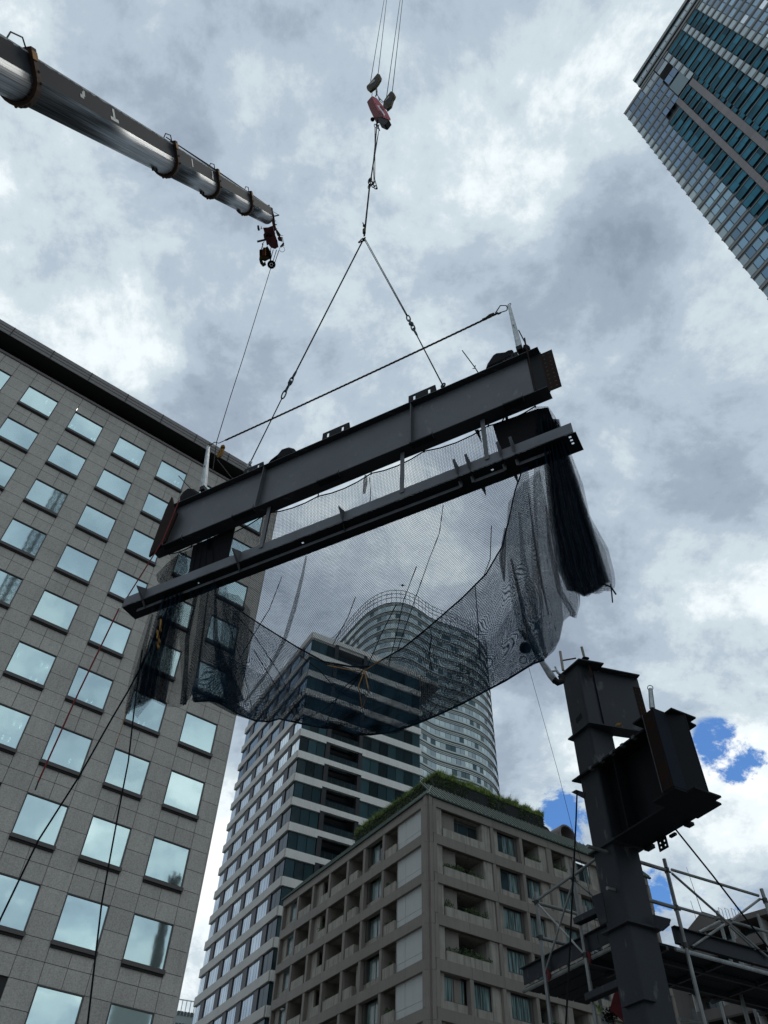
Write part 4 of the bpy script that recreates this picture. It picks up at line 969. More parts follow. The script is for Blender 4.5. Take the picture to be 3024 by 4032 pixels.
bundle([Q1(1160, 165), Q1(1250, 95), Q1(1300, 35), Q1(1360, 12), Q1(1410, 25), Q1(1440, 65), Q1(1330, 115), Q1(1240, 140), Q1(1255, 100)], .02, 'black bundle with a long tail on the girder, left of its middle', th=.14)
bundle([Q3(525, 390), Q3(545, 330), Q3(600, 245), Q3(640, 218), Q3(700, 215), Q3(760, 205), Q3(805, 178), Q3(830, 250), Q3(700, 320)], .02, 'dark bundle on the girder left of the right silver post', th=.14)
bundle([Q3(905, 190), Q3(915, 140), Q3(950, 132), Q3(978, 150), Q3(985, 180), Q3(965, 215)], .1, 'small black bundle behind the foot of the right silver post', th=.08)
def rod(pts, r, lbl, w=.1, mt='steel_dark', name='steel_rod', cat='rod', group=None):
    m = MB(); m.tube([gq(x, y, w) for x, y in pts], r, mt, 6); return tag(m.build(name), lbl, cat, group)
rod([Q1(340, 293), Q1(430, 390), Q1(505, 460)], .009, 'thin dark rod sticking up from the bundle at the left end of the girder')
o = rod([Q3(307, 205), Q3(430, 370), Q3(465, 425)], .010, 'thin dark rod with a clip leaning up from the girder, right of the right sling')
m = MB(); m.tube([gq(*Q3(438, 355), .1), gq(*Q3(432, 385), .1), gq(*Q3(412, 385), .1)], .008, 'steel_dark', 6); m.build('clip', o)
rod([Q3(873, 0), Q3(935, 120), Q3(985, 320), Q3(1045, 600)], .010, 'long brown rod running from beside the right silver post down the girder end', -.03, 'steel_rust')
rod([Q3(932, 80), Q3(945, 150)], .013, 'short dark rod standing beside the right silver post')
# ---- safety line posts (galvanised), each clamped to the top flange
def post(px, w, lbl, width=(.05, .095), sgn=1, marks=True):
    (tx, ty), (bx, by) = px; top = gq(tx, ty, w); bot = gq(bx, by, w); ax = (top-bot).normalized(); U_ = Vector((math.cos(azG), math.sin(azG), 0)); U_ = (U_-ax*U_.dot(ax)).normalized(); V_ = ax.cross(U_)
    root = empty('safety_post', tuple(bot), label=lbl, cat='post', group='galvanised safety line posts'); m = MB()
    def sect(p, a_, d_): return [p-U_*a_-V_*d_, p+U_*a_-V_*d_, p+U_*a_+V_*d_, p-U_*a_+V_*d_]
    S_ = sect(bot, width[1]/2, .04)+sect(top, width[0]/2, .02); m.add(S_, [(0, 1, 5, 4), (1, 2, 6, 5), (2, 3, 7, 6), (3, 0, 4, 7), (4, 5, 6, 7), (0, 3, 2, 1)], 'galvanised')
    L_ = (top-bot).length
    for s_ in (-1, 1): m.add([bot+U_*s_*width[1]*.5+V_*.0-V_*.05, bot+U_*s_*width[1]*.36-V_*.05, top+U_*s_*width[0]*.36-V_*.027, top+U_*s_*width[0]*.5-V_*.027, bot+U_*s_*width[1]*.5-V_*.04, bot+U_*s_*width[1]*.36-V_*.04, top+U_*s_*width[0]*.36-V_*.02, top+U_*s_*width[0]*.5-V_*.02], [(0, 1, 2, 3), (0, 3, 7, 4), (1, 5, 6, 2)], 'galvanised')
    m.build('shaft', root)
    m = MB(); m.ring(top+ax*.03, U_*.3+V_, .045, .006, 'hook_dark', 12); m.build('eye_ring', root)
    m = MB(); c = bot-ax*.02; m.prism([tuple(c-U_*.05-V_*.06+ax*.05), tuple(c+U_*.05-V_*.06+ax*.05), tuple(c+U_*.05-V_*.06-ax*.07), tuple(c-U_*.05-V_*.06-ax*.07)], tuple(V_*.12), 'steel_dark'); m.build('clamp', root)
    if marks:     # marker pen characters on the shaft, too worn to read
        m = MB(); c = bot+ax*L_*.47-V_*.052
        for x0, y0, x1, y1 in ((-.012, .03, .012, .035), (.0, .035, -.004, .01), (-.012, .012, -.002, .006), (-.010, -.01, .012, -.005), (-.008, -.03, .010, -.026), (.010, -.006, .010, -.03), (-.009, -.012, -.009, -.03), (-.009, -.019, .010, -.017)):
            m.tube([c+U_*x0+ax*y0, c+U_*x1+ax*y1], .0022, 'rope_black', 4)
        m.build('pen_mark', root)
    return root, top
pl_, topL = post(((821, 1757), (802, 1925)), .07, 'silver tapered safety post at the left end of the girder')
pr_, topR = post(((2005, 1205), (2047, 1375)), .07, 'silver tapered safety post at the right end of the girder, rope hooked to it')
# lifeline rope between them, with snap hook and a coil of yellow rope
root = empty('lifeline', tuple(topL), label='dark twisted lifeline rope stretched between the two silver posts above the girder', cat='rope')
hookR = gq(1962, 1232, .07); coilP = gq(888, 1733, .07)
def twisted(name, a, b, r, mt, parent=None, sag=0., step=.05, strands=3):
    m = MB(); a = Vector(a); b = Vector(b); L_ = (b-a).length; n = max(6, int(L_/step)); d = (b-a).normalized(); e = d.orthogonal().normalized(); f_ = d.cross(e)
    for s_ in range(strands):
        m.tube([a.lerp(b, i/n)+Vector((0, 0, -sag*4*(i/n)*(1-i/n)))+(e*math.cos(i*1.05+s_*2*math.pi/strands)+f_*math.sin(i*1.05+s_*2*math.pi/strands))*r*.55 for i in range(n+1)], r*.6, mt, 5)
    return m.build(name, parent)
twisted('rope_strand', coilP, hookR, .019, 'rope', root, .03)
m = MB(); B_ = src(1900, 1150, 400); loop = [gq(*B_(x, y), .07) for x, y in ((215, 340), (290, 220), (385, 220), (405, 250), (400, 290), (385, 305), (320, 325), (235, 360), (210, 340), (290, 222))]
m.tube(loop, .010, 'hook_dark', 6); m.build('snap_hook', root)
m = MB(); m.tube([gq(*B_(x, y), .07) for x, y in ((215, 345), (260, 355), (300, 335))], .018, 'hook_dark', 6); m.tube([gq(*B_(x, y), .07) for x, y in ((0, 455), (60, 430), (120, 380), (190, 355))], .026, 'rope', 6); m.build('rope_splice', root)
m = MB(); m.tube([topL, gq(845, 1741, .07), gq(862, 1745, .07), coilP], .009, 'hook_dark', 6); m.tube([gq(*Q1(620, 20), .07), gq(*Q1(650, 8), .07), gq(*Q1(700, 15), .07)], .006, 'galvanised', 5); m.build('snap_hook', root)
coil = empty('rope_coil', tuple(coilP), label='coil of yellow rope tied up and hanging beside the left silver post', cat='rope')
cc = [gq(*Q1(735, 70), .04), gq(*Q1(740, 40), .04)]
m = MB(); U_ = Vector((math.cos(azG), math.sin(azG), 0))
for i in range(13):
    a_ = random.uniform(-.5, .5); wq = .036+random.random()*.028; hq = .105+random.random()*.05; c = gq(*Q1(732+a_*18, 78), .03+i*.005)
    m.tube([c+U_*(wq*math.sin(t)*(.75+.25*math.cos(t)*-1)+a_*.03)+Vector((0, 0, hq*math.cos(t))) for t in [2*math.pi*k_/14 for k_ in range(15)]], .008, 'rope_yellow', 5)
m.build('loops', coil)
m = MB(); c = gq(*Q1(752, 28), .05); m.tube([c+Vector((0, 0, -.03)), c+Vector((0, 0, .06))], [.045, .03], 'rope_yellow', 8)
for i in range(4): m.ring(c+Vector((0, 0, -.02+.012*i)), (0.1, 0, 1), .043, .007, 'rope_yellow', 12)
m.build('binding', coil)
def rope(pts, r, lbl, mt='rope_black', w=None, name='rope', cat='rope', group=None, n=6):
    m = MB(); m.tube(pts, r, mt, n); return tag(m.build(name), lbl, cat, group)
rope([gq(*Q1(700, 140), .07), gq(*Q1(830, 305), .07), gq(*Q1(845, 320), .1)], .007, 'thin cord from the yellow rope coil down to the girder flange', 'rope', name='cord', cat='cord')
# ---- slings, shackles, crane hook
wS = .117
apex = gq(1433, 942, wS); feetL = gq(985, 1822, wS); feetR = gq(1745, 1520, wS)
sg = empty('sling_set', tuple(apex), label='pair of steel slings spreading from one shackle down to the girder', cat='sling')
def chainlink(m, a, b, n=3, R_=.03, mt='shackle'):
    R_ *= 1.25
    a = Vector(a); b = Vector(b); d = (b-a)/n
    for i in range(n):
        c = a+d*(i+.5); e = d.normalized().orthogonal(); e.rotate(Matrix.Rotation(i*1.57, 3, d.normalized())); u_ = d.normalized(); v_ = e.cross(u_).normalized(); h_ = d.length*.62
        m.tube([c+u_*math.cos(t)*h_+v_*math.sin(t)*R_ for t in [2*math.pi*k_/12 for k_ in range(13)]], .015, mt, 6)
K6 = src(1320, 600, 240, 762.); K5 = src(1080, 1400, 220, 607.)
Lt1, Lb1 = gq(*K5(235, 175), wS), gq(*K5(85, 460), wS); Rt1, Rb1 = gq(1604, 1245, wS), gq(1640, 1318, wS)
for a_, b_ in ((apex+U_*-.02, Lt1), (apex+U_*.02, Rt1)):
    for s_ in (-1, 1): m = MB(); m.tube([Vector(a_)+U_*s_*.016, Vector(b_)+U_*s_*.010], .0105, 'wire', 5); m.build('wire_leg', sg)
for a_, b_ in ((Lb1, feetL), (Rb1, feetR)): m = MB(); m.tube([a_, b_], .0125, 'wire', 6); m.build('wire_leg', sg)
for a_, b_ in ((Lt1, Lb1), (Rt1, Rb1)):
    m = MB(); chainlink(m, a_, b_, 4, .030); m.sphere(Vector(a_).lerp(Vector(b_), .42), .055, 'shackle', 8, 6, (1, .7, 1.3)); m.sphere(Vector(a_).lerp(Vector(b_), .7), .03, 'shackle', 8, 5); m.build('swivel_shackle', sg)
for p in (feetR,):
    m = MB(); chainlink(m, Vector(p)+Vector((0, 0, .06)), Vector(p)+Vector((0, 0, -.10)), 2, .034); m.sphere(Vector(p)-Vector((0, 0, .12)), .035, 'shackle'); m.build('eye_bolt', sg)
m = MB(); chainlink(m, Vector(feetL)+Vector((0, 0, .03)), Vector(feetL)+Vector((0, 0, -.14)), 2, .034, 'galvanised'); m.build('eye_bolt', sg)
m = MB(); chainlink(m, apex+Vector((0, 0, .06)), apex-Vector((0, 0, .06)), 2, .04, 'hook_dark'); chainlink(m, apex+U_*-.02, gq(*K6(295, 1125), wS), 2, .03, 'hook_dark'); m.build('master_link', sg)
# upper rope pendant between master link and hook block
top_j = gq(*K6(432, 400), wS); hk = gq(1484, 505, wS)
pd = empty('sling_pendant', tuple(top_j), label='upright wire pendant between the red hook block and the spreading slings', cat='sling')
for s_ in (-1, 1): m = MB(); m.tube([apex+Vector((0, 0, .22))+U_*s_*.013, top_j+U_*s_*.013], .015, 'wire', 5); m.build('wire_leg', pd)
m = MB(); c0_ = gq(*K6(365, 920), wS)
for i in range(4): m.tube([c0_+Vector((random.uniform(-.03, .03), 0, -.05+.04*i)), c0_+Vector((random.uniform(-.03, .03), .02, .02+.04*i))], .03, 'hook_yellow', 7)
m.tube([gq(*K6(345, 880), wS), gq(*K6(365, 930), wS)], .016, 'hook_yellow', 6); m.tube([gq(*K6(362, 965), wS), gq(*K6(362, 1010), wS)], .045, 'hook_yellow', 8); m.build('rope_whipping', pd)
m = MB(); chainlink(m, gq(*K6(430, 330), wS), gq(*K6(428, 440), wS), 3, .05, 'hook_dark'); m.sphere(gq(*K6(432, 350), wS), .05, 'hook_dark'); chainlink(m, gq(*K6(445, 370), wS), gq(*K6(515, 450), wS), 3, .035, 'hook_dark'); chainlink(m, gq(*K6(480, 370), wS), gq(*K6(465, 430), wS), 2, .04, 'hook_dark'); m.sphere(gq(*K6(518, 450), wS), .035, 'hook_dark'); m.build('shackle_cluster', pd)
for a_, b_ in (((478, 0), (445, 330)), ((486, 0), (450, 335)), ((478, 20), (460, 380)), ((494, 0), (490, 350)), ((492, 300), (515, 440))):
    pass
J1 = src(1300, 0, 400, 1106.)
for pts in (((500, 1390), (485, 1600), (470, 1750), (440, 1950)), ((508, 1400), (490, 1600), (475, 1760), (445, 1960)), ((535, 1400), (490, 1620), (450, 1900), (455, 1990)), ((487, 1390), (487, 1800), (485, 1950), (510, 2040)), ((530, 1420), (495, 1640), (470, 1800), (478, 1990))):
    m = MB(); m.tube([gq(*J1(x, y), wS) for x, y in pts], .014, 'wire', 5); m.build('wire_leg', pd)
# red hook block with ball hook, twin sheave blocks and four fall ropes
HB_ = src(1380, 260, 220, 1622.)
hb = empty('hook_block', tuple(hk), label='red crane hook block with a white stripe hanging above the slings', cat='hook block')
def hq(x, y, w=0.): return gq(*HB_(x, y), wS+w)
rot_n = nG
def plate(m, pts, w, th, mt): m.prism([tuple(hq(x, y, w)) for x, y in pts], tuple(nG*th), mt)
m = MB(); A_ = [(640, 870), (620, 900), (700, 1090), (800, 1290), (930, 1470), (1150, 1570), (1160, 1530), (1080, 1360), (940, 1150), (760, 930)]
plate(m, A_, -.16, .02, 'hook_face'); m.build('side_plate', hb)
m = MB(); Bk = [(480, 1050), (500, 1010), (615, 880), (700, 1060), (830, 1330), (930, 1480), (660, 1470), (560, 1260)]; plate(m, Bk, -.14, .26, 'hook_red'); m.build('body', hb)
m = MB(); plate(m, [(700, 1300), (940, 1470), (1120, 1560), (1020, 1690), (980, 1710), (830, 1640)], -.12, .2, 'hook_dark'); m.build('lower_body', hb)
m = MB(); plate(m, [(770, 1130), (840, 1150), (1000, 1400), (990, 1460), (900, 1310), (850, 1250)], -.168, .006, 'white_paint'); m.build('stripe', hb)
m = MB(); plate(m, [(840, 1180), (900, 1150), (960, 1250), (940, 1300)], -.176, .014, 'hook_red'); plate(m, [(810, 1290), (860, 1290), (945, 1400), (930, 1470)], -.176, .014, 'hook_red'); m.build('cover_plate', hb)
m = MB()
for x, y in ((655, 905), (720, 1085), (1050, 1490), (1140, 1530)): m.sphere(hq(x, y, -.17), .016, 'hook_dark', 8, 5)
m.build('bolt', hb)
m = MB(); m.sphere(hq(640, 1550, 0), .085, 'hook_dark', 14, 8, (1, 1, .85)); m.sphere(hq(880, 1560, 0), .075, 'hook_dark', 14, 8, (1, 1, .85)); m.ring(hq(900, 1540, -.06), nG, .062, .008, 'hook_yellow', 16, -1, 2.2); m.build('counterweight', hb)
m = MB(); m.tube([hq(780, 1470, -.02), hq(785, 1600, -.02), hq(760, 1700, -.02), hq(800, 1760, -.02), hq(830, 1700, -.02)], [.035, .03, .04, .03, .015], 'hook_dark', 8); chainlink(m, hq(700, 1700), hq(740, 1780), 1, .03, 'hook_dark'); chainlink(m, hq(770, 1740), hq(840, 1860), 2, .03, 'hook_dark'); m.build('hook', hb)
for nm_, pts, cxy in (('left', [(465, 600), (480, 565), (530, 520), (780, 215), (850, 240), (885, 310), (870, 380), (800, 500), (730, 590), (680, 640), (560, 730), (530, 700), (470, 650)], None), ('right', [(945, 1150), (960, 1020), (1010, 940), (1160, 740), (1190, 730), (1240, 760), (1290, 830), (1275, 890), (1230, 960), (1200, 1060), (1170, 1150), (1060, 1250), (1000, 1200)], None)):
    sb = empty('sheave_block', tuple(hq(*pts[0])), label='dirty yellow sheave block on the %s pair of hoist wires above the red hook block' % nm_, cat='pulley', group='sheave blocks above the hook'); m = MB()
    plate(m, pts, -.06, .10, 'hook_yellow'); m.build('casing', sb); m = MB()
    k_ = len(pts); c_x = sum(p[0] for p in pts)/k_; c_y = sum(p[1] for p in pts)/k_; plate(m, [(c_x+(x-c_x)*.6+15, c_y+(y-c_y)*.7-10) for x, y in pts], -.075, .012, 'hook_dark'); m.build('sheave', sb); m = MB()
    plate(m, [(c_x+(x-c_x)*.45-50, c_y+(y-c_y)*.5+20) for x, y in pts[1:6]], -.085, .008, 'hotel_concrete'); m.build('worn_patch', sb)
m = MB(); m.tube([hq(760, 600), hq(775, 740), hq(770, 830), hq(840, 930), hq(950, 1040)], .016, 'hook_dark', 6); m.tube([hq(740, 620), hq(750, 860)], .02, 'hook_yellow', 6)
for x, y in ((765, 610), (770, 750), (730, 870), (820, 930), (770, 820), (850, 970)): m.sphere(hq(x, y), .03, 'hook_dark', 8, 5)
m.tube([hq(815, 975), hq(930, 1075)], .014, 'hook_dark', 6); m.build('link_bar', hb)
m = MB(); m.tube([hq(640, 680), hq(620, 880)], .013, 'wire', 6); m.tube([hq(1080, 1210), hq(1065, 1330)], .013, 'wire', 6); m.build('rope_end', hb)
fall_lbl = ['leftmost hoist wire rising from the left sheave block', 'second hoist wire, rising from the top of the left sheave block', 'third hoist wire, rising from the side of the right sheave block', 'rightmost hoist wire rising from the top of the right sheave block']
for (bx, by), (tx, ty), lb in zip(((585, 440), (805, 215), (1045, 920), (1215, 740)), ((587, 0), (614, 0), (762, 0), (788, 0)), fall_lbl):
    a_ = hq(bx, by); t_ = gq(*J1(tx, ty), wS); d_ = (t_-a_); rope([a_, a_+d_*1.35], .017, lb, 'wire', name='hoist_wire', cat='wire', group='four hoist wires above the hook block')
# ---- tag lines and loose wires
red = empty('tag_line', tuple(gq(611, 2190, -.06)), label='red tag rope looped from the girder end over the beam and hanging far down left', cat='rope')
m = MB(); m.tube([gq(*Q1(345, 520), -.05), gq(*Q1(240, 780), -.05), gq(*Q4(450, 190), -.05), gq(*Q4(120, 715), -.05)], .011, 'rope_red', 6); m.tube([gq(*Q4(45, 820), -.03), gq(310, 2725, -.05), gq(150, 3080, -.05)], .013, 'rope_red', 6); m.tube([gq(150, 3080, -.05), gq(139, 3110, -.05)], .011, 'shackle', 6); m.build('red_rope', red)
rope([gq(560, 2560, .33), gq(529, 2790, .3), gq(505, 3000, .28), gq(466, 3200, .25), gq(400, 3560, .2), gq(345, 4032, .1), gq(330, 4300, .1)], .012, 'black rope hanging almost straight down from the left end of the net', group='black control ropes from the net')
rope([gq(600, 2540, .33), gq(505, 2720, .3), gq(440, 2830, .28), gq(310, 3060, .2), gq(150, 3310, .1), gq(0, 3622, 0), gq(-120, 3900, 0)], .013, 'black rope slanting from the net to the left edge of the photo', group='black control ropes from the net')
rope([gq(505, 2780, .3), gq(475, 2880, .3), gq(455, 2930, .3)], .005, 'frayed brown cord dangling under the left tip of the net', 'rope_yellow', name='cord', cat='cord')
# ================================================================== hanging safety net
net = empty('safety_net', tuple(gq(1430, 2000, .5)), label='large dark fine mesh safety net draped and sagging below the suspended girder', cat='net')
def resample(P_, n):
    P_ = [Vector((*p, 0)) for p in P_]; L_ = [0]
    for a_, b_ in zip(P_, P_[1:]): L_.append(L_[-1]+(b_-a_).length)
    out = []
    for i in range(n+1):
        t = L_[-1]*i/n; k_ = 0
        while k_ < len(L_)-2 and L_[k_+1] < t: k_ += 1
        f_ = (t-L_[k_])/max(1e-6, L_[k_+1]-L_[k_]); out.append(P_[k_].lerp(P_[k_+1], min(1, f_)))
    return out
def sheet(name, T_, B_, L_, R_, nu, nv, wfun, mt='net', label=None):
    """a Coons patch between four photo-plane edges, hung at the depth wfun(s, t); uv in metres of cloth"""
    T_, B_ = resample(T_, nu), resample(B_, nu); L_, R_ = resample(L_, nv), resample(R_, nv); G_ = []
    for j in range(nv+1):
        t = j/nv; row = []
        for i in range(nu+1):
            s = i/nu
            p = T_[i]*(1-t)+B_[i]*t+L_[j]*(1-s)+R_[j]*s-(T_[0]*(1-s)*(1-t)+T_[nu]*s*(1-t)+B_[0]*(1-s)*t+B_[nu]*s*t)
            row.append(gq(p.x, p.y, wfun(s, t)))
        G_.append(row)
    uv = [[None]*(nu+1) for _ in range(nv+1)]
    for j in range(nv+1):
        a_ = 0
        for i in range(nu+1):
            if i: a_ += (G_[j][i]-G_[j][i-1]).length
            uv[j][i] = [a_, 0]
    for i in range(nu+1):
        b_ = 0
        for j in range(nv+1):
            if j: b_ += (G_[j][i]-G_[j-1][i]).length
            uv[j][i][1] = b_
    vs = [p for r in G_ for p in r]; fs = [(j*(nu+1)+i, j*(nu+1)+i+1, (j+1)*(nu+1)+i+1, (j+1)*(nu+1)+i) for j in range(nv) for i in range(nu)]
    me = bpy.data.meshes.new(name); me.from_pydata([tuple(v_) for v_ in vs], [], fs); me.materials.append(MAT[mt]); ul = me.uv_layers.new(name='UVMap')
    fl = [uv[v_//(nu+1)][v_ % (nu+1)] for f_ in fs for v_ in f_]; ul.data.foreach_set('uv', [c for p in fl for c in p]); me.polygons.foreach_set('use_smooth', [True]*len(fs))
    o = link(name, me); attach(o, net)
    if label: o['label'] = label
    return o
def nz(a, b, k_=1.): return noise.noise(Vector((a*k_, b*k_, 3.3)))
ties = [(669, 2181), Q4(720, 240), Q1(1170, 640), Q2(125, 1075), Q2(620, 862), Q2(1115, 655), Q3(570, 960), Q3(1040, 765)]
def scallop(P_, d=9):
    out = []
    for a_, b_ in zip(P_, P_[1:]):
        out.append(a_); L_ = math.hypot(b_[0]-a_[0], b_[1]-a_[1])
        for t in (.25, .5, .75): out.append((a_[0]+(b_[0]-a_[0])*t, a_[1]+(b_[1]-a_[1])*t+L_*.06*4*t*(1-t)))
    return out+[P_[-1]]
topE = scallop(ties)
BS = [(735, 2770), (750, 2723), (767, 2763), (820, 2757), (866, 2769), (935, 2810), (1005, 2838), (1060, 2842), (1098, 2830), (1190, 2850), (1275, 2866), (1340, 2868), (1400, 2892), (1457, 2893), (1530, 2884), (1640, 2850), (1730, 2812), (1820, 2770), (1905, 2724), (1990, 2680), (2100, 2612), (2143, 2598)]
bot1 = [(720, 2780)]+BS
def W1(s, t): return .36+.55*t+.5*math.sin(math.pi*min(1, t*1.1))*math.sin(math.pi*s)+.07*t*nz(s*22, t*1.2)+.03*nz(s*5, t*5)+.10*max(0, t-.6)*math.sin(s*90+4*nz(s*6, t))
s1 = sheet('mesh_panel', topE, bot1, [(669, 2181), (700, 2400), (710, 2600), (720, 2780)], [Q3(1040, 765), (2100, 1850), (2120, 2100), (2140, 2400), (2143, 2598)], 150, 70, W1, label='single layer of net across the whole width')
hemI = [(800, 2250), (920, 2388), (1020, 2455), (1165, 2545), (1275, 2605), (1385, 2625), (1458, 2625), (1586, 2552), (1677, 2479), (1823, 2352), (1914, 2260), (1978, 2151), (2005, 2041), (2028, 1932), (2075, 1800)]
s2 = sheet('mesh_panel', hemI, bot1, [(800, 2250), (770, 2500), (720, 2780)], [(2075, 1800), (2100, 2050), (2130, 2350), (2143, 2598)], 150, 50,
    lambda s, t: .34-.15*t+.07*nz(s*26, t*2)+.10*math.sin(s*60+5*nz(s*7, t*2))*t, 'net_fold', 'second layer of net folded back below the hem')
sheet('mesh_panel', [(850, 2560), (1100, 2690), (1300, 2760), (1500, 2770), (1750, 2660), (1950, 2500), (2100, 2250)], bot1, [(850, 2560), (720, 2780)], [(2100, 2250), (2143, 2598)], 130, 24,
    lambda s, t: .30-.1*t+.06*nz(s*30, t*2+5)+.08*math.sin(s*75+5*nz(s*9, t*2)), 'net', 'third overlapping layer along the sagging bottom')
hem = MB(); hem.tube([gq(x, y, .32) for x, y in hemI[1:]], .011, 'rope_black', 5); hem.tube([gq(x, y, .4) for x, y in bot1[3:]], .012, 'rope_black', 5); hem.tube([gq(x, y, .36) for x, y in topE], .011, 'rope_black', 5); hem.build('hem_rope', net)
def pleat(n, amp, ph=0.): return lambda s, t: .36+amp*math.sin(s*n*2*math.pi+ph+1.6*nz(s*3, t*2+ph))*(.5+.5*t)+.05*nz(s*30, t*3)
rt_out = [Q5(1170, 0), Q5(1235, 90), Q5(1290, 200), Q5(1420, 520), Q5(1520, 780), Q5(1590, 1100), (2395, 2160), (2418, 2250), (2424, 2290), (2421, 2312)]
RB = [(2143, 2598), (2185, 2560), (2204, 2518), (2219, 2446), (2245, 2425), (2269, 2435), (2284, 2381), (2273, 2327), (2290, 2345), (2313, 2350), (2335, 2335), (2356, 2340), (2385, 2325), (2405, 2330), (2421, 2312)]
sheet('mesh_panel', [Q3(1040, 765), Q5(1170, 0)], RB, [Q3(1040, 765), (2100, 1900), (2110, 2200), (2130, 2450), (2143, 2598)], rt_out, 110, 50, pleat(8, .17), 'net_fold', 'pleated fringe at the right end of the net')
sheet('mesh_panel', [(2110, 1640), (2180, 1625)], RB, [(2110, 1640), (2100, 1900), (2090, 2200), (2110, 2450), (2143, 2598)], [(x-14, y) for x, y in rt_out], 110, 50, pleat(11, .13, 2.4), 'net', 'inner pleats at the right end of the net')
dark_l = [(2130, 1650), (2151, 1833), (2171, 2052), (2200, 2230), (2240, 2325)]; dark_r = [(2195, 1650), (2236, 1794), (2285, 1943), (2345, 2130), (2395, 2290)]
for k_ in range(4):
    e = 12*k_-14
    sheet('mesh_panel', [(2130+e, 1640), (2195+e*.3, 1640)], [(2240+e*.5, 2325+6*k_), (2262, 2330), (2300, 2344+8*(k_ % 2)), (2345, 2325), (2395, 2290-6*k_)], [(x+e*.6, y) for x, y in dark_l], [(x+e*.3, y) for x, y in dark_r], 80, 34,
          (lambda k_: (lambda s, t: .28+.06*k_+.12*math.sin(s*(6+k_)*6.28+k_+2*nz(s*4, t*2))+.05*nz(s*20, t*2+k_)))(k_), 'net_solid' if k_ == 0 else 'net_dense', 'bunched dark layer of net at the right end')
sheet('mesh_panel', [(2000, 1980), (2060, 1900), (2125, 1850)], [(2090, 2625), (2143, 2598), (2204, 2518), (2219, 2446)], [(2000, 1980), (1990, 2150), (2010, 2350), (2050, 2520), (2090, 2625)], [(2125, 1850), (2165, 2050), (2200, 2250), (2219, 2446)], 80, 44, pleat(7, .15, 2.), 'net_fold', 'gathered folds right of the sagging panel')
LBt = [(489, 2825), (515, 2800), (541, 2827), (570, 2790), (599, 2757), (646, 2781), (709, 2786), (735, 2765), (750, 2723), (767, 2763), (820, 2757), (866, 2769), (935, 2812)]
Lout = [(690, 2190), (640, 2260), (605, 2330), (582, 2427), (541, 2555), (507, 2682), (489, 2825)]
sheet('mesh_panel', [(690, 2190), (740, 2170), (860, 2110)], LBt, Lout, [(860, 2110), (900, 2350), (930, 2600), (935, 2812)], 110, 56, pleat(9, .15, 1.), 'net', 'pleated left end of the net')
for k_ in range(3):
    sheet('mesh_panel', [(640+12*k_, 2330), (720+10*k_, 2310)], [(505+16*k_, 2800-14*k_), (560, 2780-8*k_), (610, 2745), (650, 2770+4*k_)], [(640+12*k_, 2330), (595+8*k_, 2500), (545+10*k_, 2640), (505+16*k_, 2800-14*k_)], [(720+10*k_, 2310), (680+8*k_, 2550), (650, 2770+4*k_)], 70, 34,
          (lambda k_: (lambda s, t: .26+.08*k_+.12*math.sin(s*(5+k_)*6.28+k_*2+2*nz(s*4, t*2))*(.4+.6*t)+.05*nz(s*20, t*2+k_*7)))(k_), ('net_dense', 'net_dense', 'net_fold')[k_], 'bunched dark layer of net at the left end')
sheet('mesh_panel', [(615, 2262), (660, 2215), (700, 2185), (735, 2170)], [(620, 2290), (640, 2305), (690, 2285), (740, 2250)], [(615, 2262), (620, 2290)], [(735, 2170), (740, 2250)], 30, 16, pleat(4, .08, 1.), 'net_dense', 'small flap above the edge beam at the left')
sheet('mesh_panel', [(880, 2330), (940, 2345), (985, 2400)], [(800, 2760), (866, 2769), (945, 2815)], [(880, 2330), (870, 2500), (800, 2760)], [(985, 2400), (975, 2600), (945, 2815)], 50, 34, pleat(4, .12, .6), 'net_fold', 'gathered folds left of the sagging panel')
# dark gathered tails and the laced seam
def fold(pts, ws, mt='net_solid', lb='dark gathered fold of net'):
    pts = [Vector((*p, 0)) for p in pts]; L_ = []; R_ = []
    for i, (p, w_) in enumerate(zip(pts, ws)):
        d = (pts[min(i+1, len(pts)-1)]-pts[max(0, i-1)]).normalized(); q_ = Vector((-d.y, d.x, 0))*w_; 
        L_.append(((p+q_).x, (p+q_).y)); R_.append(((p-q_).x, (p-q_).y))
    sheet('fold', [L_[0], R_[0]], [L_[-1], R_[-1]], L_, R_, 10, 40, lambda s, t: .30+.06*math.sin(s*12+t*3), mt, lb)
fold([(1206, 2190), (1190, 2270), (1160, 2390), (1120, 2520), (1050, 2650), (960, 2770)], [3, 6, 9, 8, 6, 5], 'net_dense', 'laced seam running down the net')
fold([(775, 2323), (738, 2508), (733, 2624), (721, 2775)], [8, 9, 9, 13]); fold([(848, 2317), (848, 2508), (872, 2613), (930, 2770)], [4, 10, 20, 38]); fold([(932, 2405), (920, 2500), (906, 2680)], [13, 16, 6], 'net_dense')
fold([(700, 2340), (640, 2480), (590, 2620), (580, 2740)], [12, 22, 34, 28]); fold([(820, 2330), (800, 2480), (780, 2640), (765, 2760)], [2, 4, 5, 10]); fold([(600, 2420), (560, 2580), (530, 2700), (500, 2810)], [4, 10, 14, 8], 'net_dense')
fold([(760, 2755), (830, 2752), (930, 2795), (990, 2825)], [10, 14, 22, 10]); fold([(1240, 2840), (1380, 2870), (1560, 2868), (1700, 2815)], [12, 22, 20, 8], 'net_dense')
fold([(2012, 2200), (2052, 2366), (2067, 2453), (2117, 2576)], [4, 8, 8, 14]); fold([(2045, 2020), (2059, 2200), (2081, 2294), (2110, 2439), (2125, 2511)], [3, 12, 14, 12, 5], 'net_fold'); fold([(1990, 2080), (1978, 2200), (1985, 2290)], [4, 14, 3]); fold([(2080, 1940), (2100, 2100), (2130, 2280), (2160, 2420)], [2, 3, 5, 3])
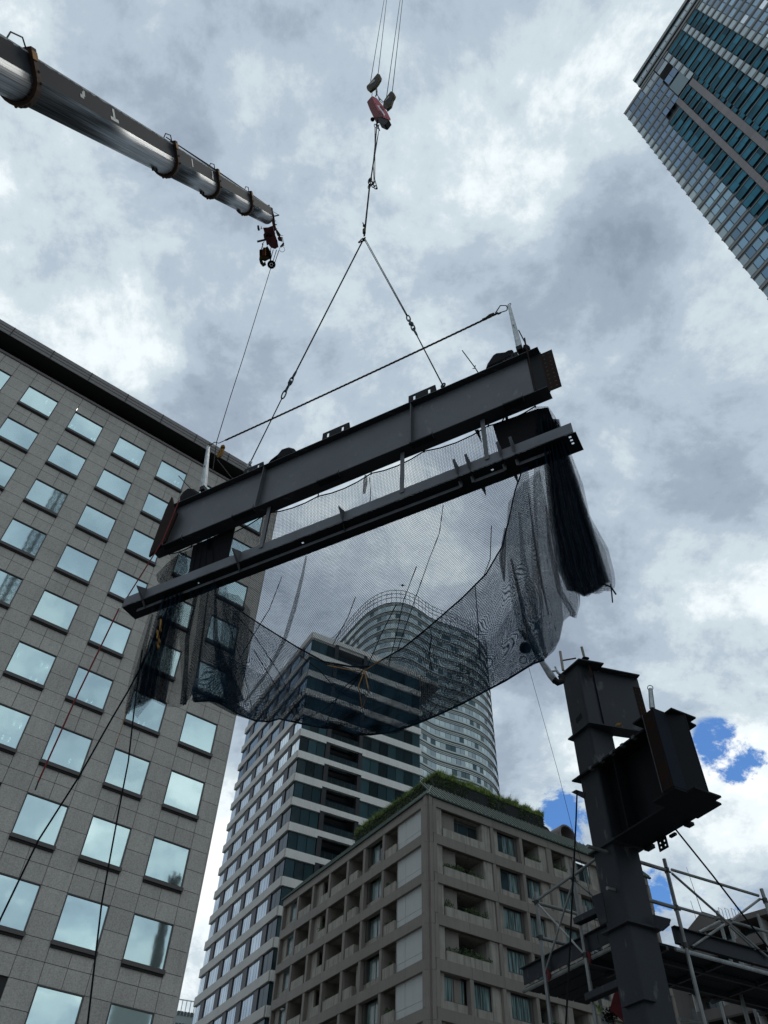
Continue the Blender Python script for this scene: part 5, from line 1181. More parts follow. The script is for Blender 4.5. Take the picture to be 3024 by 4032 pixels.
fold([(2150, 1990), (2165, 2150), (2205, 2330), (2262, 2425)], [4, 8, 12, 10], 'net_dense'); fold([(2125, 2440), (2130, 2520), (2150, 2590)], [3, 10, 5], 'net_dense')
fold([(1440, 1870), (1438, 1900), (1433, 1945)], [4, 9, 6]); fold([(820, 2090), (822, 2120), (818, 2160)], [3, 8, 4])
cr2 = MB()
for pts in (((1560, 2380), (1500, 2500), (1440, 2640)), ((1110, 2270), (1060, 2400), (1010, 2480), (940, 2600)), ((1640, 2230), (1590, 2360), (1560, 2500), (1530, 2620)), ((1745, 1990), (1730, 2100), (1690, 2200), (1620, 2400), (1565, 2560)), ((1400, 2350), (1370, 2430), (1310, 2540)), ((1430, 2640), (1340, 2720), (1280, 2860)), ((1000, 2560), (1080, 2690), (1180, 2850)), ((1180, 2580), (1260, 2640), (1330, 2720), (1390, 2750)),
            ((880, 2400), (950, 2600), (990, 2780)), ((1870, 2300), (1880, 2420), (1890, 2600)), ((1700, 2510), (1690, 2580), (1700, 2640)), ((1935, 2070), (1930, 2200), (1900, 2280)), ((1455, 1880), (1460, 1950), (1455, 1985)), ((910, 2400), (1000, 2500), (1100, 2650), (1180, 2820)), ((1440, 2620), (1385, 2700), (1270, 2800), (1160, 2840)), ((1690, 2470), (1700, 2500), (1690, 2560))):
    cr2.tube([gq(x, y, .3) for x, y in pts], .006, 'rope_black', 5)
cr2.build('crease_line', net)
m = MB(); a_ = gq(1435, 2640, .28); b_ = gq(1425, 2790, .28)
m.tube([a_, gq(1452, 2720, .28), b_], .007, 'rope_yellow', 5); m.tube([a_, gq(1412, 2700, .28), b_], .007, 'rope_yellow', 5); m.tube([gq(1290, 2620, .28), gq(1390, 2640, .28), a_, gq(1500, 2600, .28)], .006, 'rope_yellow', 5); tag(m.build('cord'), 'brown looped cord hanging inside the net in front of the striped tower', 'cord')
m = MB()
for i in range(5): m.tube([gq(625+random.uniform(-8, 8), 2440+i*22, .22), gq(625+random.uniform(-10, 10), 2465+i*22, .22)], .02, 'rope_yellow', 6)
tag(m.build('yellow_rag'), 'orange brown rope caught in the dark folds at the left end', 'rope')
for x, y in ties: 
    m = MB(); p = gq(x, y, .34); m.tube([p+Vector((0, 0, -.03)), p+Vector((0, 0, .08))], .012, 'rope_black', 5); m.build('tie', net)
m = MB(); m.tube([gq(2425, 2340, .36), gq(2405, 2310, .36), gq(2375, 2300, .36)], .01, 'rope_black', 5); m.tube([gq(2412, 2372, .36), gq(2405, 2300, .36)], .008, 'rope_black', 5); m.build('loose_end', net)
# ================================================================== steel column with brackets
KC = Vector((10*math.sin(rad(17.95)), 10*math.cos(rad(17.95)), 0)); FC = Face(KC.x, KC.y, rad(26.5)); TC = FC.T
colm = empty('steel_column', (KC.x, KC.y, 0), label='tall dark grey box column at lower right with ring plates and beam stubs', cat='column')
def cpart(name, fn, parent=colm, label=None):
    m = MB(); fn(m); o = m.build(name, parent)
    if label: o['label'] = label
    return o
z1c, z2c, z3c, z4c, ztc = 7.527+CZ, 6.415+CZ, 4.703+CZ, 3.736+CZ, 5.775+CZ
def shaft(m):
    b_ = .035; W_, D_ = .44, .395; poly = []
    for cx_, cy_, a0 in ((b_, b_, 180), (W_-b_, b_, 270), (W_-b_, D_-b_, 0), (b_, D_-b_, 90)):
        for k_ in range(4): a_ = rad(a0+30*k_); poly.append((cx_+b_*math.cos(a_), cy_+b_*math.sin(a_), 0))
    m.prism(poly, (0, 0, z1c-.01), 'steel_primer', TC)
cpart('shaft', shaft)
def plate2(m, poly, z, th, mt='steel_primer'): m.prism([(x, y, z-th) for x, y in poly], (0, 0, th), mt, TC)
cpart('top_plate', lambda m: plate2(m, [(-.045, .42), (-.045, -.108), (.357, -.212), (.46, .33), (.46, .42)], z1c, .022))
cpart('ring_plate', lambda m: plate2(m, [(-.045, .438), (-.06, -.075), (.8, -.295), (.86, -.10), (.46, .02), (.46, .42)], z2c, .022))
cpart('ring_plate', lambda m: plate2(m, [(-.05, .43), (-.05, -.09), (.46, -.09), (.46, .42)], z3c, .022))
cpart('ring_plate', lambda m: plate2(m, [(-.06, .44), (-.06, -.06), (.47, -.06), (.47, .44)], z4c, .022))
cpart('ring_plate', lambda m: plate2(m, [(-.05, .30), (-.05, -.05), (.14, -.05), (.14, .30)], 2.93+CZ, .018))
# upper stub beam to the right
bd1 = Vector((.9735, -.2286)); bn1 = Vector((.2286, .9735))
def b1(u, w): p = Vector((.36, -.14))+bd1*u+bn1*w; return (p.x, p.y)
sb1 = cpart('beam_stub', lambda m: (plate2(m, [b1(0, 0), b1(.65, 0), b1(.65, .2), b1(0, .2)], z1c-.03, .02), m.prism([(*b1(-.1, .095), z2c), (*b1(.66, .095), z2c), (*b1(.66, .095), z1c-.05), (*b1(-.1, .095), z1c-.05)], tuple(Vector((*bn1, 0))*.012), 'steel_primer', TC)))
def rustp(m):
    z0_, z1_ = z2c+.14, z1c-.22
    m.prism([(*b1(.54, .088), z0_), (*b1(.66, .088), z0_), (*b1(.66, .088), z1_), (*b1(.54, .088), z1_)], tuple(Vector((*bn1, 0))*.006), 'steel_rust', TC)
    for r in range(9):
        for c_ in (.57, .62): z = z0_+.05+r*(z1_-z0_-.1)/8; p = b1(c_, .087); m.box((p[0]-.008, p[1]-.002, z-.008), (p[0]+.008, p[1]+.002, z+.008), 'soffit_black', TC)
cpart('splice_plate', rustp, label='rusty bolted strip at the end of the upper stub beam')
# big girder stub reaching towards the viewer
OUT = [(-.25, -1.03), (-.25, -1.42), (-.06, -1.42), (-.06, -1.54), (.345, -1.54), (.345, -1.43), (.47, -1.415), (.47, -1.02), (.44, -1.02), (.44, -.09), (-.05, -.09), (-.05, -1.03)]
cpart('girder_flange', lambda m: plate2(m, OUT[:-2]+[(.44, .42), (-.05, .50), (-.05, -1.03)], ztc, .022, 'steel_dark'))
cpart('girder_flange', lambda m: plate2(m, OUT, z3c-.001, .022, 'steel_dark'))
cpart('girder_web', lambda m: m.box((.19, -1.25, z3c+.001), (.205, -.002, ztc-.024), 'steel_dark', TC))
cpart('girder_web', lambda m: (m.box((-.015, -.34, z3c+.001), (.19, -.33, ztc-.024), 'steel_dark', TC)))
cpart('splice_plate', lambda m: (m.box((-.275, -1.415, z3c+.001), (-.265, -1.245, ztc-.023), 'steel_rust', TC), m.box((-.285, -1.25, z3c+.001), (-.262, -1.243, ztc-.023), 'steel_light', TC)), label='rusty plate on the near end of the girder stub')
cpart('end_plate', lambda m: m.box((-.265, -1.425, z3c+.001), (-.06, -1.41, ztc-.023), 'steel_blue', TC))
cpart('end_plate', lambda m: m.prism([(-.06, -1.42, z3c+.001), (-.06, -1.41, z3c+.001), (.15, -1.50, z3c+.001), (.15, -1.53, z3c+.001)], (0, 0, ztc-z3c-.026), 'steel_dark', TC))
cpart('end_web', lambda m: m.box((.15, -1.535, z3c+.001), (.165, -1.0, ztc-.023), 'steel_dark', TC))
cpart('side_web', lambda m: m.box((-.06, -1.24, z3c+.001), (-.048, -.02, ztc-.024), 'steel_dark', TC)) if False else None
cpart('edge_bar', lambda m: (m.box((-.085, -1.0, ztc-.055), (-.06, .4, ztc-.035), 'steel_dark', TC), [m.box((-.09, -.85+.22*i, ztc-.06), (-.03, -.80+.22*i, ztc-.02), 'steel_light', TC) for i in range(5)]))
cpart('cleat', lambda m: (m.box((.40, -.25, z3c-.07), (.47, -.12, z3c-.023), 'steel_dark', TC), m.box((.46, -.62, z3c-.05), (.50, -.52, z3c-.02), 'steel_dark', TC), m.box((.40, -.93, z3c-.06), (.49, -.84, z3c-.023), 'steel_dark', TC)))
def holes(m):
    x = .425; y0, y1, za, zb2 = -.50, -.34, z3c-.17, z3c-.02; m.box((x, y0, za), (x+.01, y0+.03, zb2), 'steel_dark', TC); m.box((x, y0+.055, za), (x+.01, y1-.055, zb2), 'steel_dark', TC); m.box((x, y1-.03, za), (x+.01, y1, zb2), 'steel_dark', TC)
    for a_, b_ in ((y0+.03, y0+.055), (y1-.055, y1-.03)):
        for c_, d_ in ((za, za+.03), (za+.055, za+.085), (za+.11, zb2)): m.box((x, a_, c_), (x+.01, b_, d_), 'steel_dark', TC)
cpart('drilled_tab', holes)
cpart('rear_strip', lambda m: m.box((.47, .30, 0), (.52, .36, z4c-.25), 'steel_dark', TC))  # dark upright strip filling in the column's dark right side
cpart('tip_plate', lambda m: m.prism([tuple(at_range(*q_, 10.1)) for q_ in ((2249, 3119), (2268, 3109), (2302, 3120), (2302, 3146))], (.012, .01, 0), 'steel_primer'))
# pipes over the top plate
def cpx(x, y, w): u, h = FC.px(x, y, w); return FC.P(u, w, h)
Nn = src(2000, 2400, 1024)
cpart('guide_pipe', lambda m: (m.tube([cpx(*Nn(333, 268), .25), cpx(*Nn(352, 388), .25)], .022, 'hotel_concrete', 8), m.tube([cpx(*Nn(350, 325), .25), cpx(*Nn(435, 310), .1)], .012, 'boom_rust', 8)))
cpart('guide_pipe', lambda m: m.tube([cpx(*Nn(470, 240), .1), cpx(*Nn(487, 305), .1)], .022, 'hotel_concrete', 8))
cpart('lifting_lug', lambda m: (m.sphere(cpx(*Nn(495, 312), .05), .04, 'steel_dark', 8, 5, (1.6, 1, .5)), m.prism([tuple(cpx(*Nn(512, 335), -.1)), tuple(cpx(*Nn(545, 410), -.1)), tuple(cpx(*Nn(530, 435), -.1)), tuple(cpx(*Nn(520, 425), -.1))], (.0, .012, 0), 'steel_rust')))
cpart('paint_smudge', lambda m: m.prism([(.0-.0015, .10, z2c+.18), (-.0015, .24, z2c+.16), (-.0015, .25, z2c+.24), (-.0015, .11, z2c+.27)], (-.001, 0, 0), 'steel_dark', TC))
# small channel brackets on the left face
for (xa, ya), (xb, yb), dz in ((src(2024, 3232, 1000)(385, 635), src(2024, 3232, 1000)(605, 530), .07), (src(2024, 3232, 1000)(458, 1130), src(2024, 3232, 1000)(680, 1030), .07)):
    p0 = FC.T.inverted() @ FC.P(0, 0, 0); 
    # horizontal arms parallel to the left face
    v_ = ray(xb, yb); dl = Vector((-math.sin(FC.az), math.cos(FC.az), 0)); r_ = 10.25; q_ = at_range(xb, yb, r_); 
    a_ = at_range(xa, ya, 1); va = ray(xa, ya); t_ = (q_.z-CZ)/va.z; e_ = va*t_+Vector((0, 0, CZ))
    cpart('channel_arm', lambda m: (m.prism([tuple(e_), tuple(q_), tuple(q_-Vector((0, 0, dz))), tuple(e_-Vector((0, 0, dz)))], (.01, .006, 0), 'steel_primer'), m.prism([tuple(e_+Vector((.012, .01, -dz))), tuple(q_+Vector((.012, .01, -dz))), tuple(q_+Vector((.10, .05, -dz))), tuple(e_+Vector((.10, .05, -dz)))], (0, 0, .008), 'steel_dark')))
M6 = src(2024, 3232, 1000)
cpart('side_plate', lambda m: (m.prism([tuple(at_range(*M6(505, 495), 10.15)), tuple(at_range(*M6(575, 465), 10.15)), tuple(at_range(*M6(608, 660), 10.15)), tuple(at_range(*M6(560, 685), 10.15)), tuple(at_range(*M6(535, 600), 10.15))], (.01, .008, 0), 'steel_primer')))
cpart('side_stub', lambda m: (m.prism([tuple(at_range(*M6(905, 610), 10.2)), tuple(at_range(*M6(1020, 640), 10.2)), tuple(at_range(*M6(1012, 662), 10.2)), tuple(at_range(*M6(1012, 675), 10.2)), tuple(at_range(*M6(965, 715), 10.2)), tuple(at_range(*M6(915, 690), 10.2))], (.02, .03, 0), 'steel_primer')))
cpart('wire_tie', lambda m: [m.tube([cpx(*src(2150, 2500, 500)(905+i*14, 1190-i*3), -.09), cpx(*src(2150, 2500, 500)(935+i*16, 1150), -.09), cpx(*src(2150, 2500, 500)(960+i*14, 1205), -.09)], .006, 'rope_yellow', 5) for i in range(4)])
# safety posts standing on / clamped to the column
def post2(pts, r, lbl, ringp=None):
    rt2 = empty('safety_post', tuple(pts[-1]), label=lbl, cat='post', group='galvanised safety line posts'); m = MB(); m.tube(pts, r, 'galvanised', 6); m.build('shaft', rt2)
    if ringp is not None: m = MB(); m.ring(ringp, (.3, 1, .2), .035, .005, 'hook_dark', 12); m.build('eye_ring', rt2)
    return rt2
N3_ = src(2380, 2700, 500)
p2 = [cpx(*N3_(600, 45), -1.3), cpx(*N3_(625, 300), -1.3)]; post2(p2, [.028, .036], 'silver post standing on the girder stub of the column', cpx(*N3_(598, 28), -1.3))
Cc = src(2040, 2450, 260)
armp = [cpx(*Cc(90, 200), .1), cpx(*Cc(500, 850), .1), cpx(*Cc(820, 1330), .08), cpx(*Cc(950, 1500), .06)]
ar = post2(armp, [.026, .036, .055, .05], 'silver post clamped to the column top, leaning left behind the net')
m = MB(); m.tube([cpx(*Cc(900, 1440), .05), cpx(*Cc(1000, 1520), .03), cpx(*Cc(1090, 1480), .02), cpx(*Cc(1100, 1360), .02)], .05, 'hook_dark', 7); m.tube([cpx(*Cc(820, 1230), .06), cpx(*Cc(960, 1210), .04), cpx(*Cc(1040, 1310), .02)], .022, 'galvanised', 6); m.tube([cpx(*Cc(930, 1120), .05), cpx(*Cc(990, 1280), .03)], .014, 'galvanised', 6); m.build('clamp', ar)
rl = empty('retractor_block', tuple(cpx(*Cc(180, 660), .1)), label='round black fall arrest reel hanging from the leaning post behind the net', cat='reel')
m = MB(); c_ = cpx(*Cc(180, 650), .1); nn_ = (Vector((0, 0, CZ))-c_).normalized(); m.tube([c_-nn_*.05, c_+nn_*.05], .088, 'rope_black', 20); m.build('drum', rl); m = MB(); m.ring(cpx(*Cc(130, 950), .1), nn_, .052, .008, 'rope_black', 14); m.tube([cpx(*Cc(90, 240), .1), cpx(*Cc(100, 320), .1), cpx(*Cc(180, 450), .1)], .009, 'rope_black', 6); m.build('handle', rl)
rope([cpx(*Cc(230, 1000), .1), at_range(2200, 3050, 10.2), at_range(2262, 3300, 10.3), at_range(2318, 3500, 10.4), at_range(2360, 3720, 10.6)], .0028, 'thin wire from the reel dropping down in front of the hotel', 'wire', name='wire', cat='wire')
rope([at_range(*M6(412, -200), 9.6), at_range(*M6(405, 0), 9.6), at_range(*M6(380, 500), 9.6), at_range(*M6(362, 900), 9.6), at_range(*M6(335, 1400), 9.5)], .010, 'black guy rope dropping from the column bracket in front of the scaffold', group='black guy ropes of the column')
rope([at_range(*M6(1035, 30), 9.3), at_range(*M6(1300, 360), 9.6), at_range(*M6(1500, 620), 9.9), at_range(*M6(1700, 880), 10.2)], .010, 'black guy rope slanting down right from the girder stub across the sky', group='black guy ropes of the column')
# ================================================================== tube scaffold with work deck
hS = 4.6
def sc(a, b): return Vector((a*hS, b*hS, 0))
KS = sc(.645, 2.15); FX = Face(KS.x, KS.y, rad(26.5)); FY_d = Vector((-math.sin(rad(26.5)), math.cos(rad(26.5)), 0))
FA2 = Face(KS.x, KS.y, rad(26.5+90))         # wall plane through A and B (x runs away along the A side)
scf = empty('scaffold', (KS.x, KS.y, 0), label='galvanised tube scaffold with a dark work deck behind the steel column', cat='scaffold')
def spipe(pts, r=.0243, name='tube', mt='pipe', parent=scf): m = MB(); m.tube(pts, r, mt, 8); return m.build(name, parent)
def coupler(p):
    m = MB(); p = Vector(p); m.tube([p-Vector((0, 0, .03)), p+Vector((0, 0, .03))], .036, 'clamp', 8); m.tube([p+Vector((-.06, -.02, .01)), p+Vector((.06, .03, -.01))], .012, 'clamp', 6); m.tube([p+Vector((0, 0, -.07)), p], .018, 'clamp', 6); m.build('coupler', scf)
def ax_(px, y=None, r=None): return at_range(px[0], px[1], r)
rA, rB, rC, rD, rE = [math.hypot(a, b)*hS for a, b in ((.519, 2.428), (.601, 2.271), (.845, 2.188), (1.188, 2.351), (1.103, 2.508))]
poles = {'A': (M6(140, 468), rA), 'B': (M6(378, 310), rB), 'C': (M6(980, 250), rC), 'D': (M6(1615, 445), rD), 'E': (M6(1325, 590), rE), 'F': (M6(460, 558), 11.9)}
PT = {}
for k_, (px, r_) in poles.items():
    t_ = at_range(*px, r_); PT[k_] = t_; spipe([t_, Vector((t_.x, t_.y, 0 if k_ not in ('F',) else 3.0))], .026, 'standard')
def onp(k_, px): t_ = PT[k_]; v_ = ray(*px); s_ = math.hypot(t_.x, t_.y)/math.hypot(v_.x, v_.y); return Vector((t_.x, t_.y, v_.z*s_+CZ))
A1, A2_, B1_, C1_, C2_, D1_, E1_ = onp('A', M6(155, 535)), onp('A', M6(180, 765)), onp('B', M6(395, 385)), onp('C', M6(990, 325)), onp('C', M6(1060, 570)), onp('D', M6(1640, 522)), onp('E', M6(1348, 655))
Ab, Bb, Cb = onp('A', M6(225, 995)), onp('B', M6(455, 880)), onp('C', M6(1120, 815))
for p in (A1, A2_, B1_, C1_, C2_, D1_, E1_, Cb, Bb): coupler(p)
for p in (Ab, Bb):
    m = MB(); m.tube([p+Vector((.03, -.03, .03)), p+Vector((.05, -.04, -.04)), p+Vector((.03, -.03, -.10))], [.025, .03, .008], 'tarp_red', 7); o = m.build('red_clip', scf)
dX = Vector((math.cos(rad(26.5)), math.sin(rad(26.5)), 0))
spipe([A1+Vector((0, 0, .03)), B1_+Vector((0, 0, .06))], .019, 'guard_rail'); spipe([A1, A1+dX*1.35], .0243, 'ledger'); spipe([A2_, A2_+dX*1.1], .0243, 'ledger')
spipe([A1, Bb], .013, 'brace'); spipe([B1_, Ab], .014, 'brace')
spipe([B1_+Vector((.02, -.02, .06)), B1_+(PT['B']-PT['A']).normalized()*Vector((1, 1, 0)).length*.0+Vector((.34, -.28, .22))], .019, 'guard_rail'); spipe([B1_, onp('B', M6(395, 385))+Vector((.42, -.06, -.42))], .013, 'brace')
spipe([C1_-dX*1.3, C1_], .0243, 'ledger'); spipe([C2_-dX*1.1, C2_], .0243, 'ledger')
def fx(x, y, w=0.): u, h = FX.px(x, y, w); return FX.P(u, w, h)
wC = (FX.T.inverted() @ PT['C']).y; wD = (FX.T.inverted() @ PT['D']).y
S3 = src(2500, 3350, 524)
for nm_, a_, b_, r_ in (('guard_rail', S3(455, 235), S3(1540, 560), .019), ('brace', S3(460, 280), S3(1130, 870), .016), ('brace', S3(1130, 870), S3(1659, 1330), .016), ('ledger', S3(535, 705), S3(975, 830), .019), ('brace', S3(715, 1195), S3(1115, 920), .016),
    ('brace', S3(1200, 870), S3(1560, 600), .016), ('ledger', S3(1210, 885), S3(1750, 1040), .019), ('brace', S3(800, 1015), S3(1060, 880), .016), ('brace', S3(1180, 940), S3(1500, 1230), .014)):
    spipe([fx(*a_, wC+.03), fx(*b_, wC+.03)], r_, nm_)
# deck: channel stringers, toe boards, planks seen from below
zD = (at_range(*M6(1120, 815), rC)).z; zD2 = zD+.02
dk = empty('work_deck', tuple(KS+Vector((0, 0, zD))), label='dark steel work deck with channel edge beams inside the scaffold, seen from below', cat='deck'); T = FX.T
def dkp(name, a_, b_, m_): q_ = MB(); q_.box(a_, b_, m_, T); return q_.build(name, dk)
y0 = wC+.06; x0 = .12
dkp('channel_beam', (x0+.7, y0, zD2+.0), (11, y0+.012, zD2+.20), 'steel_primer'); dkp('channel_lip', (x0+.7, y0-.05, zD2+.19), (11, y0, zD2+.20), 'steel_primer'); dkp('channel_lip', (x0+.7, y0-.05, zD2+.0), (11, y0, zD2+.01), 'steel_primer')
dkp('channel_beam', (x0, y0+.1, zD2+.0), (x0+.012, y0+2.2, zD2+.20), 'steel_primer'); dkp('channel_lip', (x0-.05, y0+.1, zD2+.19), (x0, y0+2.2, zD2+.20), 'steel_primer')
for j in range(4): dkp('plank', (x0+.02, y0+.02+j*.27, zD-.04), (11, y0+.26+j*.27, zD-.005), 'steel_dark')
for j in range(4): dkp('plank', (x0+.02+j*.27, y0+1.10, zD-.04), (x0+.26+j*.27, y0+2.2, zD-.005), 'steel_dark')
for j in range(10): dkp('joist', (x0+.5+j*.9, y0-.02, zD-.09), (x0+.54+j*.9, y0+1.12, zD-.045), 'steel_primer')
for j in range(2): dkp('joist', (x0, y0+.3+j*.5, zD-.10), (11, y0+.34+j*.5, zD-.05), 'steel_primer')
spipe([FX.P(.75, wC+.02, zD-.06), FX.P(9, wC+.02, zD-.06)], .0243, 'ledger', 'galvanised', dk); spipe([FX.P(x0-.02, y0+.1, zD-.06), FX.P(x0-.02, y0+2.2, zD-.06)], .0243, 'ledger', 'pipe', dk)
# more standards behind and below the deck
for k_, (xa, ya, xb, yb, r_) in enumerate(((1590, 610, 1659, 860, 13.5), (1410, 690, 1440, 790, 13.5), (1310, 1050, 1390, 1340, 14.5), (1530, 1100, 1600, 1330, 14.5), (1465, 1100, 1530, 1340, 13.0), (550, 1100, 575, 1330, 12.2))):
    a_ = at_range(*M6(xa, ya), r_); spipe([a_, Vector((a_.x, a_.y, 0))], .024, 'standard')
spipe([at_range(*M6(1080, 1297), 11.5), at_range(*M6(1260, 1322), 12.2)], .024, 'ledger')
m = MB(); P_ = [M6(625, 1235), M6(640, 1170), M6(665, 1100), M6(690, 1085), M6(705, 1160), M6(712, 1300), M6(650, 1250)]; c0_ = [at_range(*p, 10.9) for p in P_]; m.prism([tuple(p) for p in c0_], (.08, .16, 0), 'tarp_red'); o = tag(m.build('red_sack'), 'red cloth sack half hidden behind the left side of the column', 'sack')
m = MB(); pts = [at_range(*M6(random.gauss(630, 28), random.gauss(1265, 18)), 10.95+random.random()*.2) for _ in range(260)]; m.leafs(pts, .02, 'rope_black'); m.leafs([at_range(*M6(random.gauss(545, 14), random.gauss(1225, 20)), 11) for _ in range(50)], .02, 'grass'); tag(m.build('net_scrap'), 'tangle of black net and green cord beside the red sack', 'net')
# ================================================================== telescopic crane boom, upper left
bm_ = empty('crane_boom', tuple(at_range(1030, 830, 9)), label='telescopic crane boom with rusty collars and dark painted side, reaching in from the left', cat='crane')
Pn, Pf = at_range(0, 250, 5.6), None
# axis: near end left of the frame, tip ahead and higher
v0, v1 = ray(30, 290), ray(1050, 852)
A0_, A1_ = v0*13.0+Vector((0, 0, CZ)), v1*27.0+Vector((0, 0, CZ)); ax = (A1_-A0_).normalized()
upv = (Vector((0, 0, 1))-ax*ax.z).normalized(); sdv = ax.cross(upv).normalized()
vw = (Vector((0, 0, CZ))-(A0_+A1_)/2).normalized()
def bpt(s, x, y): return A0_+ax*s+sdv*x+upv*y
LB = (A1_-A0_).length
def sof(x, y):      # axial position seen at photo position x, y (closest approach of ray and axis)
    v = ray(x, y); w0_ = Vector((0, 0, CZ))-A0_; b_ = v.dot(ax); d_ = v.dot(w0_); e_ = ax.dot(w0_); return (e_-b_*d_)/(1-b_*b_)
coll = [sof(90, 260), sof(665, 600), sof(835, 705), sof(970, 785)]
def prof(Hh, Wd, n=10):
    """upper half flat sided, lower half rounded"""
    P_ = [(-Wd/2, Hh/2), (Wd/2, Hh/2), (Wd/2, -.02*Hh)]
    for k_ in range(1, n): a_ = math.pi*k_/n; P_.append((Wd/2*math.cos(a_), -.02*Hh-(Hh/2-.02*Hh)*math.sin(a_)))
    P_.append((-Wd/2, -.02*Hh)); return P_
# which lateral side faces the viewer
side = 1 if sdv.dot(vw) > 0 else -1
SZ = [(.600, .51), (.575, .49), (.555, .465), (.53, .44), (.49, .42)]
secs = [(-9, coll[0], *SZ[0]), (coll[0], coll[1], *SZ[1]), (coll[1], coll[2], *SZ[2]), (coll[2], coll[3], *SZ[3]), (coll[3], LB, *SZ[4])]
for a_, b_, Hh, Wd in secs:
    P_ = prof(Hh, Wd); n = len(P_); me = bpy.data.meshes.new('boom_section'); vs = [bpt(s_, x, y) for s_ in (a_, b_) for x, y in P_]; fs = []; mi = []; uvs = []
    for i in range(n):
        j = (i+1) % n; fs.append((i, j, n+j, n+i)); x_, y_ = P_[i]; x2, y2 = P_[j]
        flat = (i == 1 or i == n-1)      # the two flat sides
        mi.append(1 if flat else (2 if i == 0 else 0))
        if flat:
            va_, vb_ = (1 if y_ > y2 else 0), (0 if y_ > y2 else 1); uvs += [(a_, va_), (a_, vb_), (b_, vb_), (b_, va_)]
        else: uvs += [(a_, i*.1), (a_, (i+1)*.1), (b_, (i+1)*.1), (b_, i*.1)]
    fs.append(tuple(range(n, 2*n))); mi.append(2); uvs += [(0, 0)]*n; fs.append(tuple(range(n))[::-1]); mi.append(2); uvs += [(0, 0)]*n
    me.from_pydata([tuple(v_) for v_ in vs], [], fs)
    for k_ in ('boom_shell', 'boom_side', 'boom_pale'): me.materials.append(MAT[k_])
    me.polygons.foreach_set('material_index', mi); me.polygons.foreach_set('use_smooth', [m_ == 0 for m_ in mi]); ul = me.uv_layers.new(name='UVMap'); ul.data.foreach_set('uv', [c for p in uvs for c in p]); o = link('boom_section', me); attach(o, bm_)
def collar(s_, Hh, Wd, wd_=.13, g_=.055):
    m = MB(); P_ = prof(Hh, Wd, 12); Po = prof(Hh+2*g_, Wd+2*g_, 12); n = len(P_); vs = []
    for q_ in (Po, P_):
        for s2 in (s_-wd_/2, s_+wd_/2): vs += [bpt(s2, x, y) for x, y in q_]
    fs = []
    for i in range(n):
        j = (i+1) % n; fs += [(i, j, n+j, n+i), (2*n+j, 2*n+i, 3*n+i, 3*n+j), (j, i, 2*n+i, 2*n+j), (n+i, n+j, 3*n+j, 3*n+i)]
    m.add(vs, fs, 'boom_rust'); o = m.build('collar', bm_); m = MB()
    m.prism([tuple(bpt(s_-.09, side*(Wd/2+g_+.004), Hh*.32)), tuple(bpt(s_+.05, side*(Wd/2+g_+.004), Hh*.32)), tuple(bpt(s_+.05, side*(Wd/2+g_+.004), Hh*.5)), tuple(bpt(s_-.09, side*(Wd/2+g_+.004), Hh*.5))], tuple(sdv*side*.01), 'boom_yellow'); m.build('warning_patch', o)
    m = MB()
    for yy in (.1, -.15): m.sphere(bpt(s_+.02, side*(Wd/2+g_), Hh*yy), .022, 'boom_rust', 6, 4)
    for k_ in range(4): m.sphere(bpt(s_, (k_-1.5)*.07, -Hh/2-g_+.004+.012*abs(k_-1.5)), .026, 'boom_rust', 6, 4)
    m.build('collar_bolt', o)
    m = MB(); b0 = bpt(s_-.55, side*Wd*.45, Hh/2); m.tube([b0, bpt(s_-.45, side*Wd*.5, Hh/2+.11), bpt(s_-.15, side*Wd*.5, Hh/2+.14), bpt(s_-.06, side*Wd*.45, Hh/2+.04)], .011, 'clamp', 6); m.build('rope_guide', bm_)
    m = MB()
    for k_ in (.5, .35): m.box((-.03, -.03, -.03), (.03, .03, .03), 'clamp', Matrix.Translation(bpt(s_-.3-k_, 0, -Hh/2-.015)))
    m.build('wear_pad', bm_)
    m = MB(); q0 = [bpt(s_+.28, side*(Wd/2*.93), Hh*.28), bpt(s_+.46, side*(Wd/2*.93), Hh*.28), bpt(s_+.46, side*(Wd/2*.93), Hh*.37), bpt(s_+.28, side*(Wd/2*.93), Hh*.37)]; m.tube(q0+[q0[0]], .008, 'clamp', 5); m.build('handle', bm_)
for s_, (Hh, Wd) in zip(coll, SZ): collar(s_, Hh, Wd)
def mark(s_, Hh, Wd, shapes):
    m = MB()
    for x0_, y0_, x1_, y1_ in shapes: m.prism([tuple(bpt(s_+a_, side*(Wd/2+.002), b_*Hh)) for a_, b_ in ((x0_, y0_), (x1_, y0_), (x1_, y1_), (x0_, y1_))], tuple(sdv*side*.002), 'boom_pale')
    m.build('painted_mark', bm_)
mark(sof(428, 430), *SZ[1], ((-.04, .12, .04, .40), (-.16, .06, .16, .15))); mark(sof(310, 345), *SZ[1], ((-.10, .18, .02, .27), (-.02, .25, .07, .36), (.03, .33, .08, .40))); mark(sof(735, 640), *SZ[2], ((-.03, .08, .03, .38),)); mark(sof(815, 690), *SZ[2], ((-.05, .05, .03, .2), (-.02, .2, .06, .4)))
m = MB(); 
for k_ in (0, 1): m.tube([bpt(coll[1], side*.1, .44), bpt(coll[2], side*.1, .39)+upv*.03*k_, bpt(coll[3]+(.0 if k_ else .3), side*.1, .36), bpt(LB-.1, side*(.1-.05*k_), .31)], .012, 'wire', 5)
m.build('pull_cable', bm_)
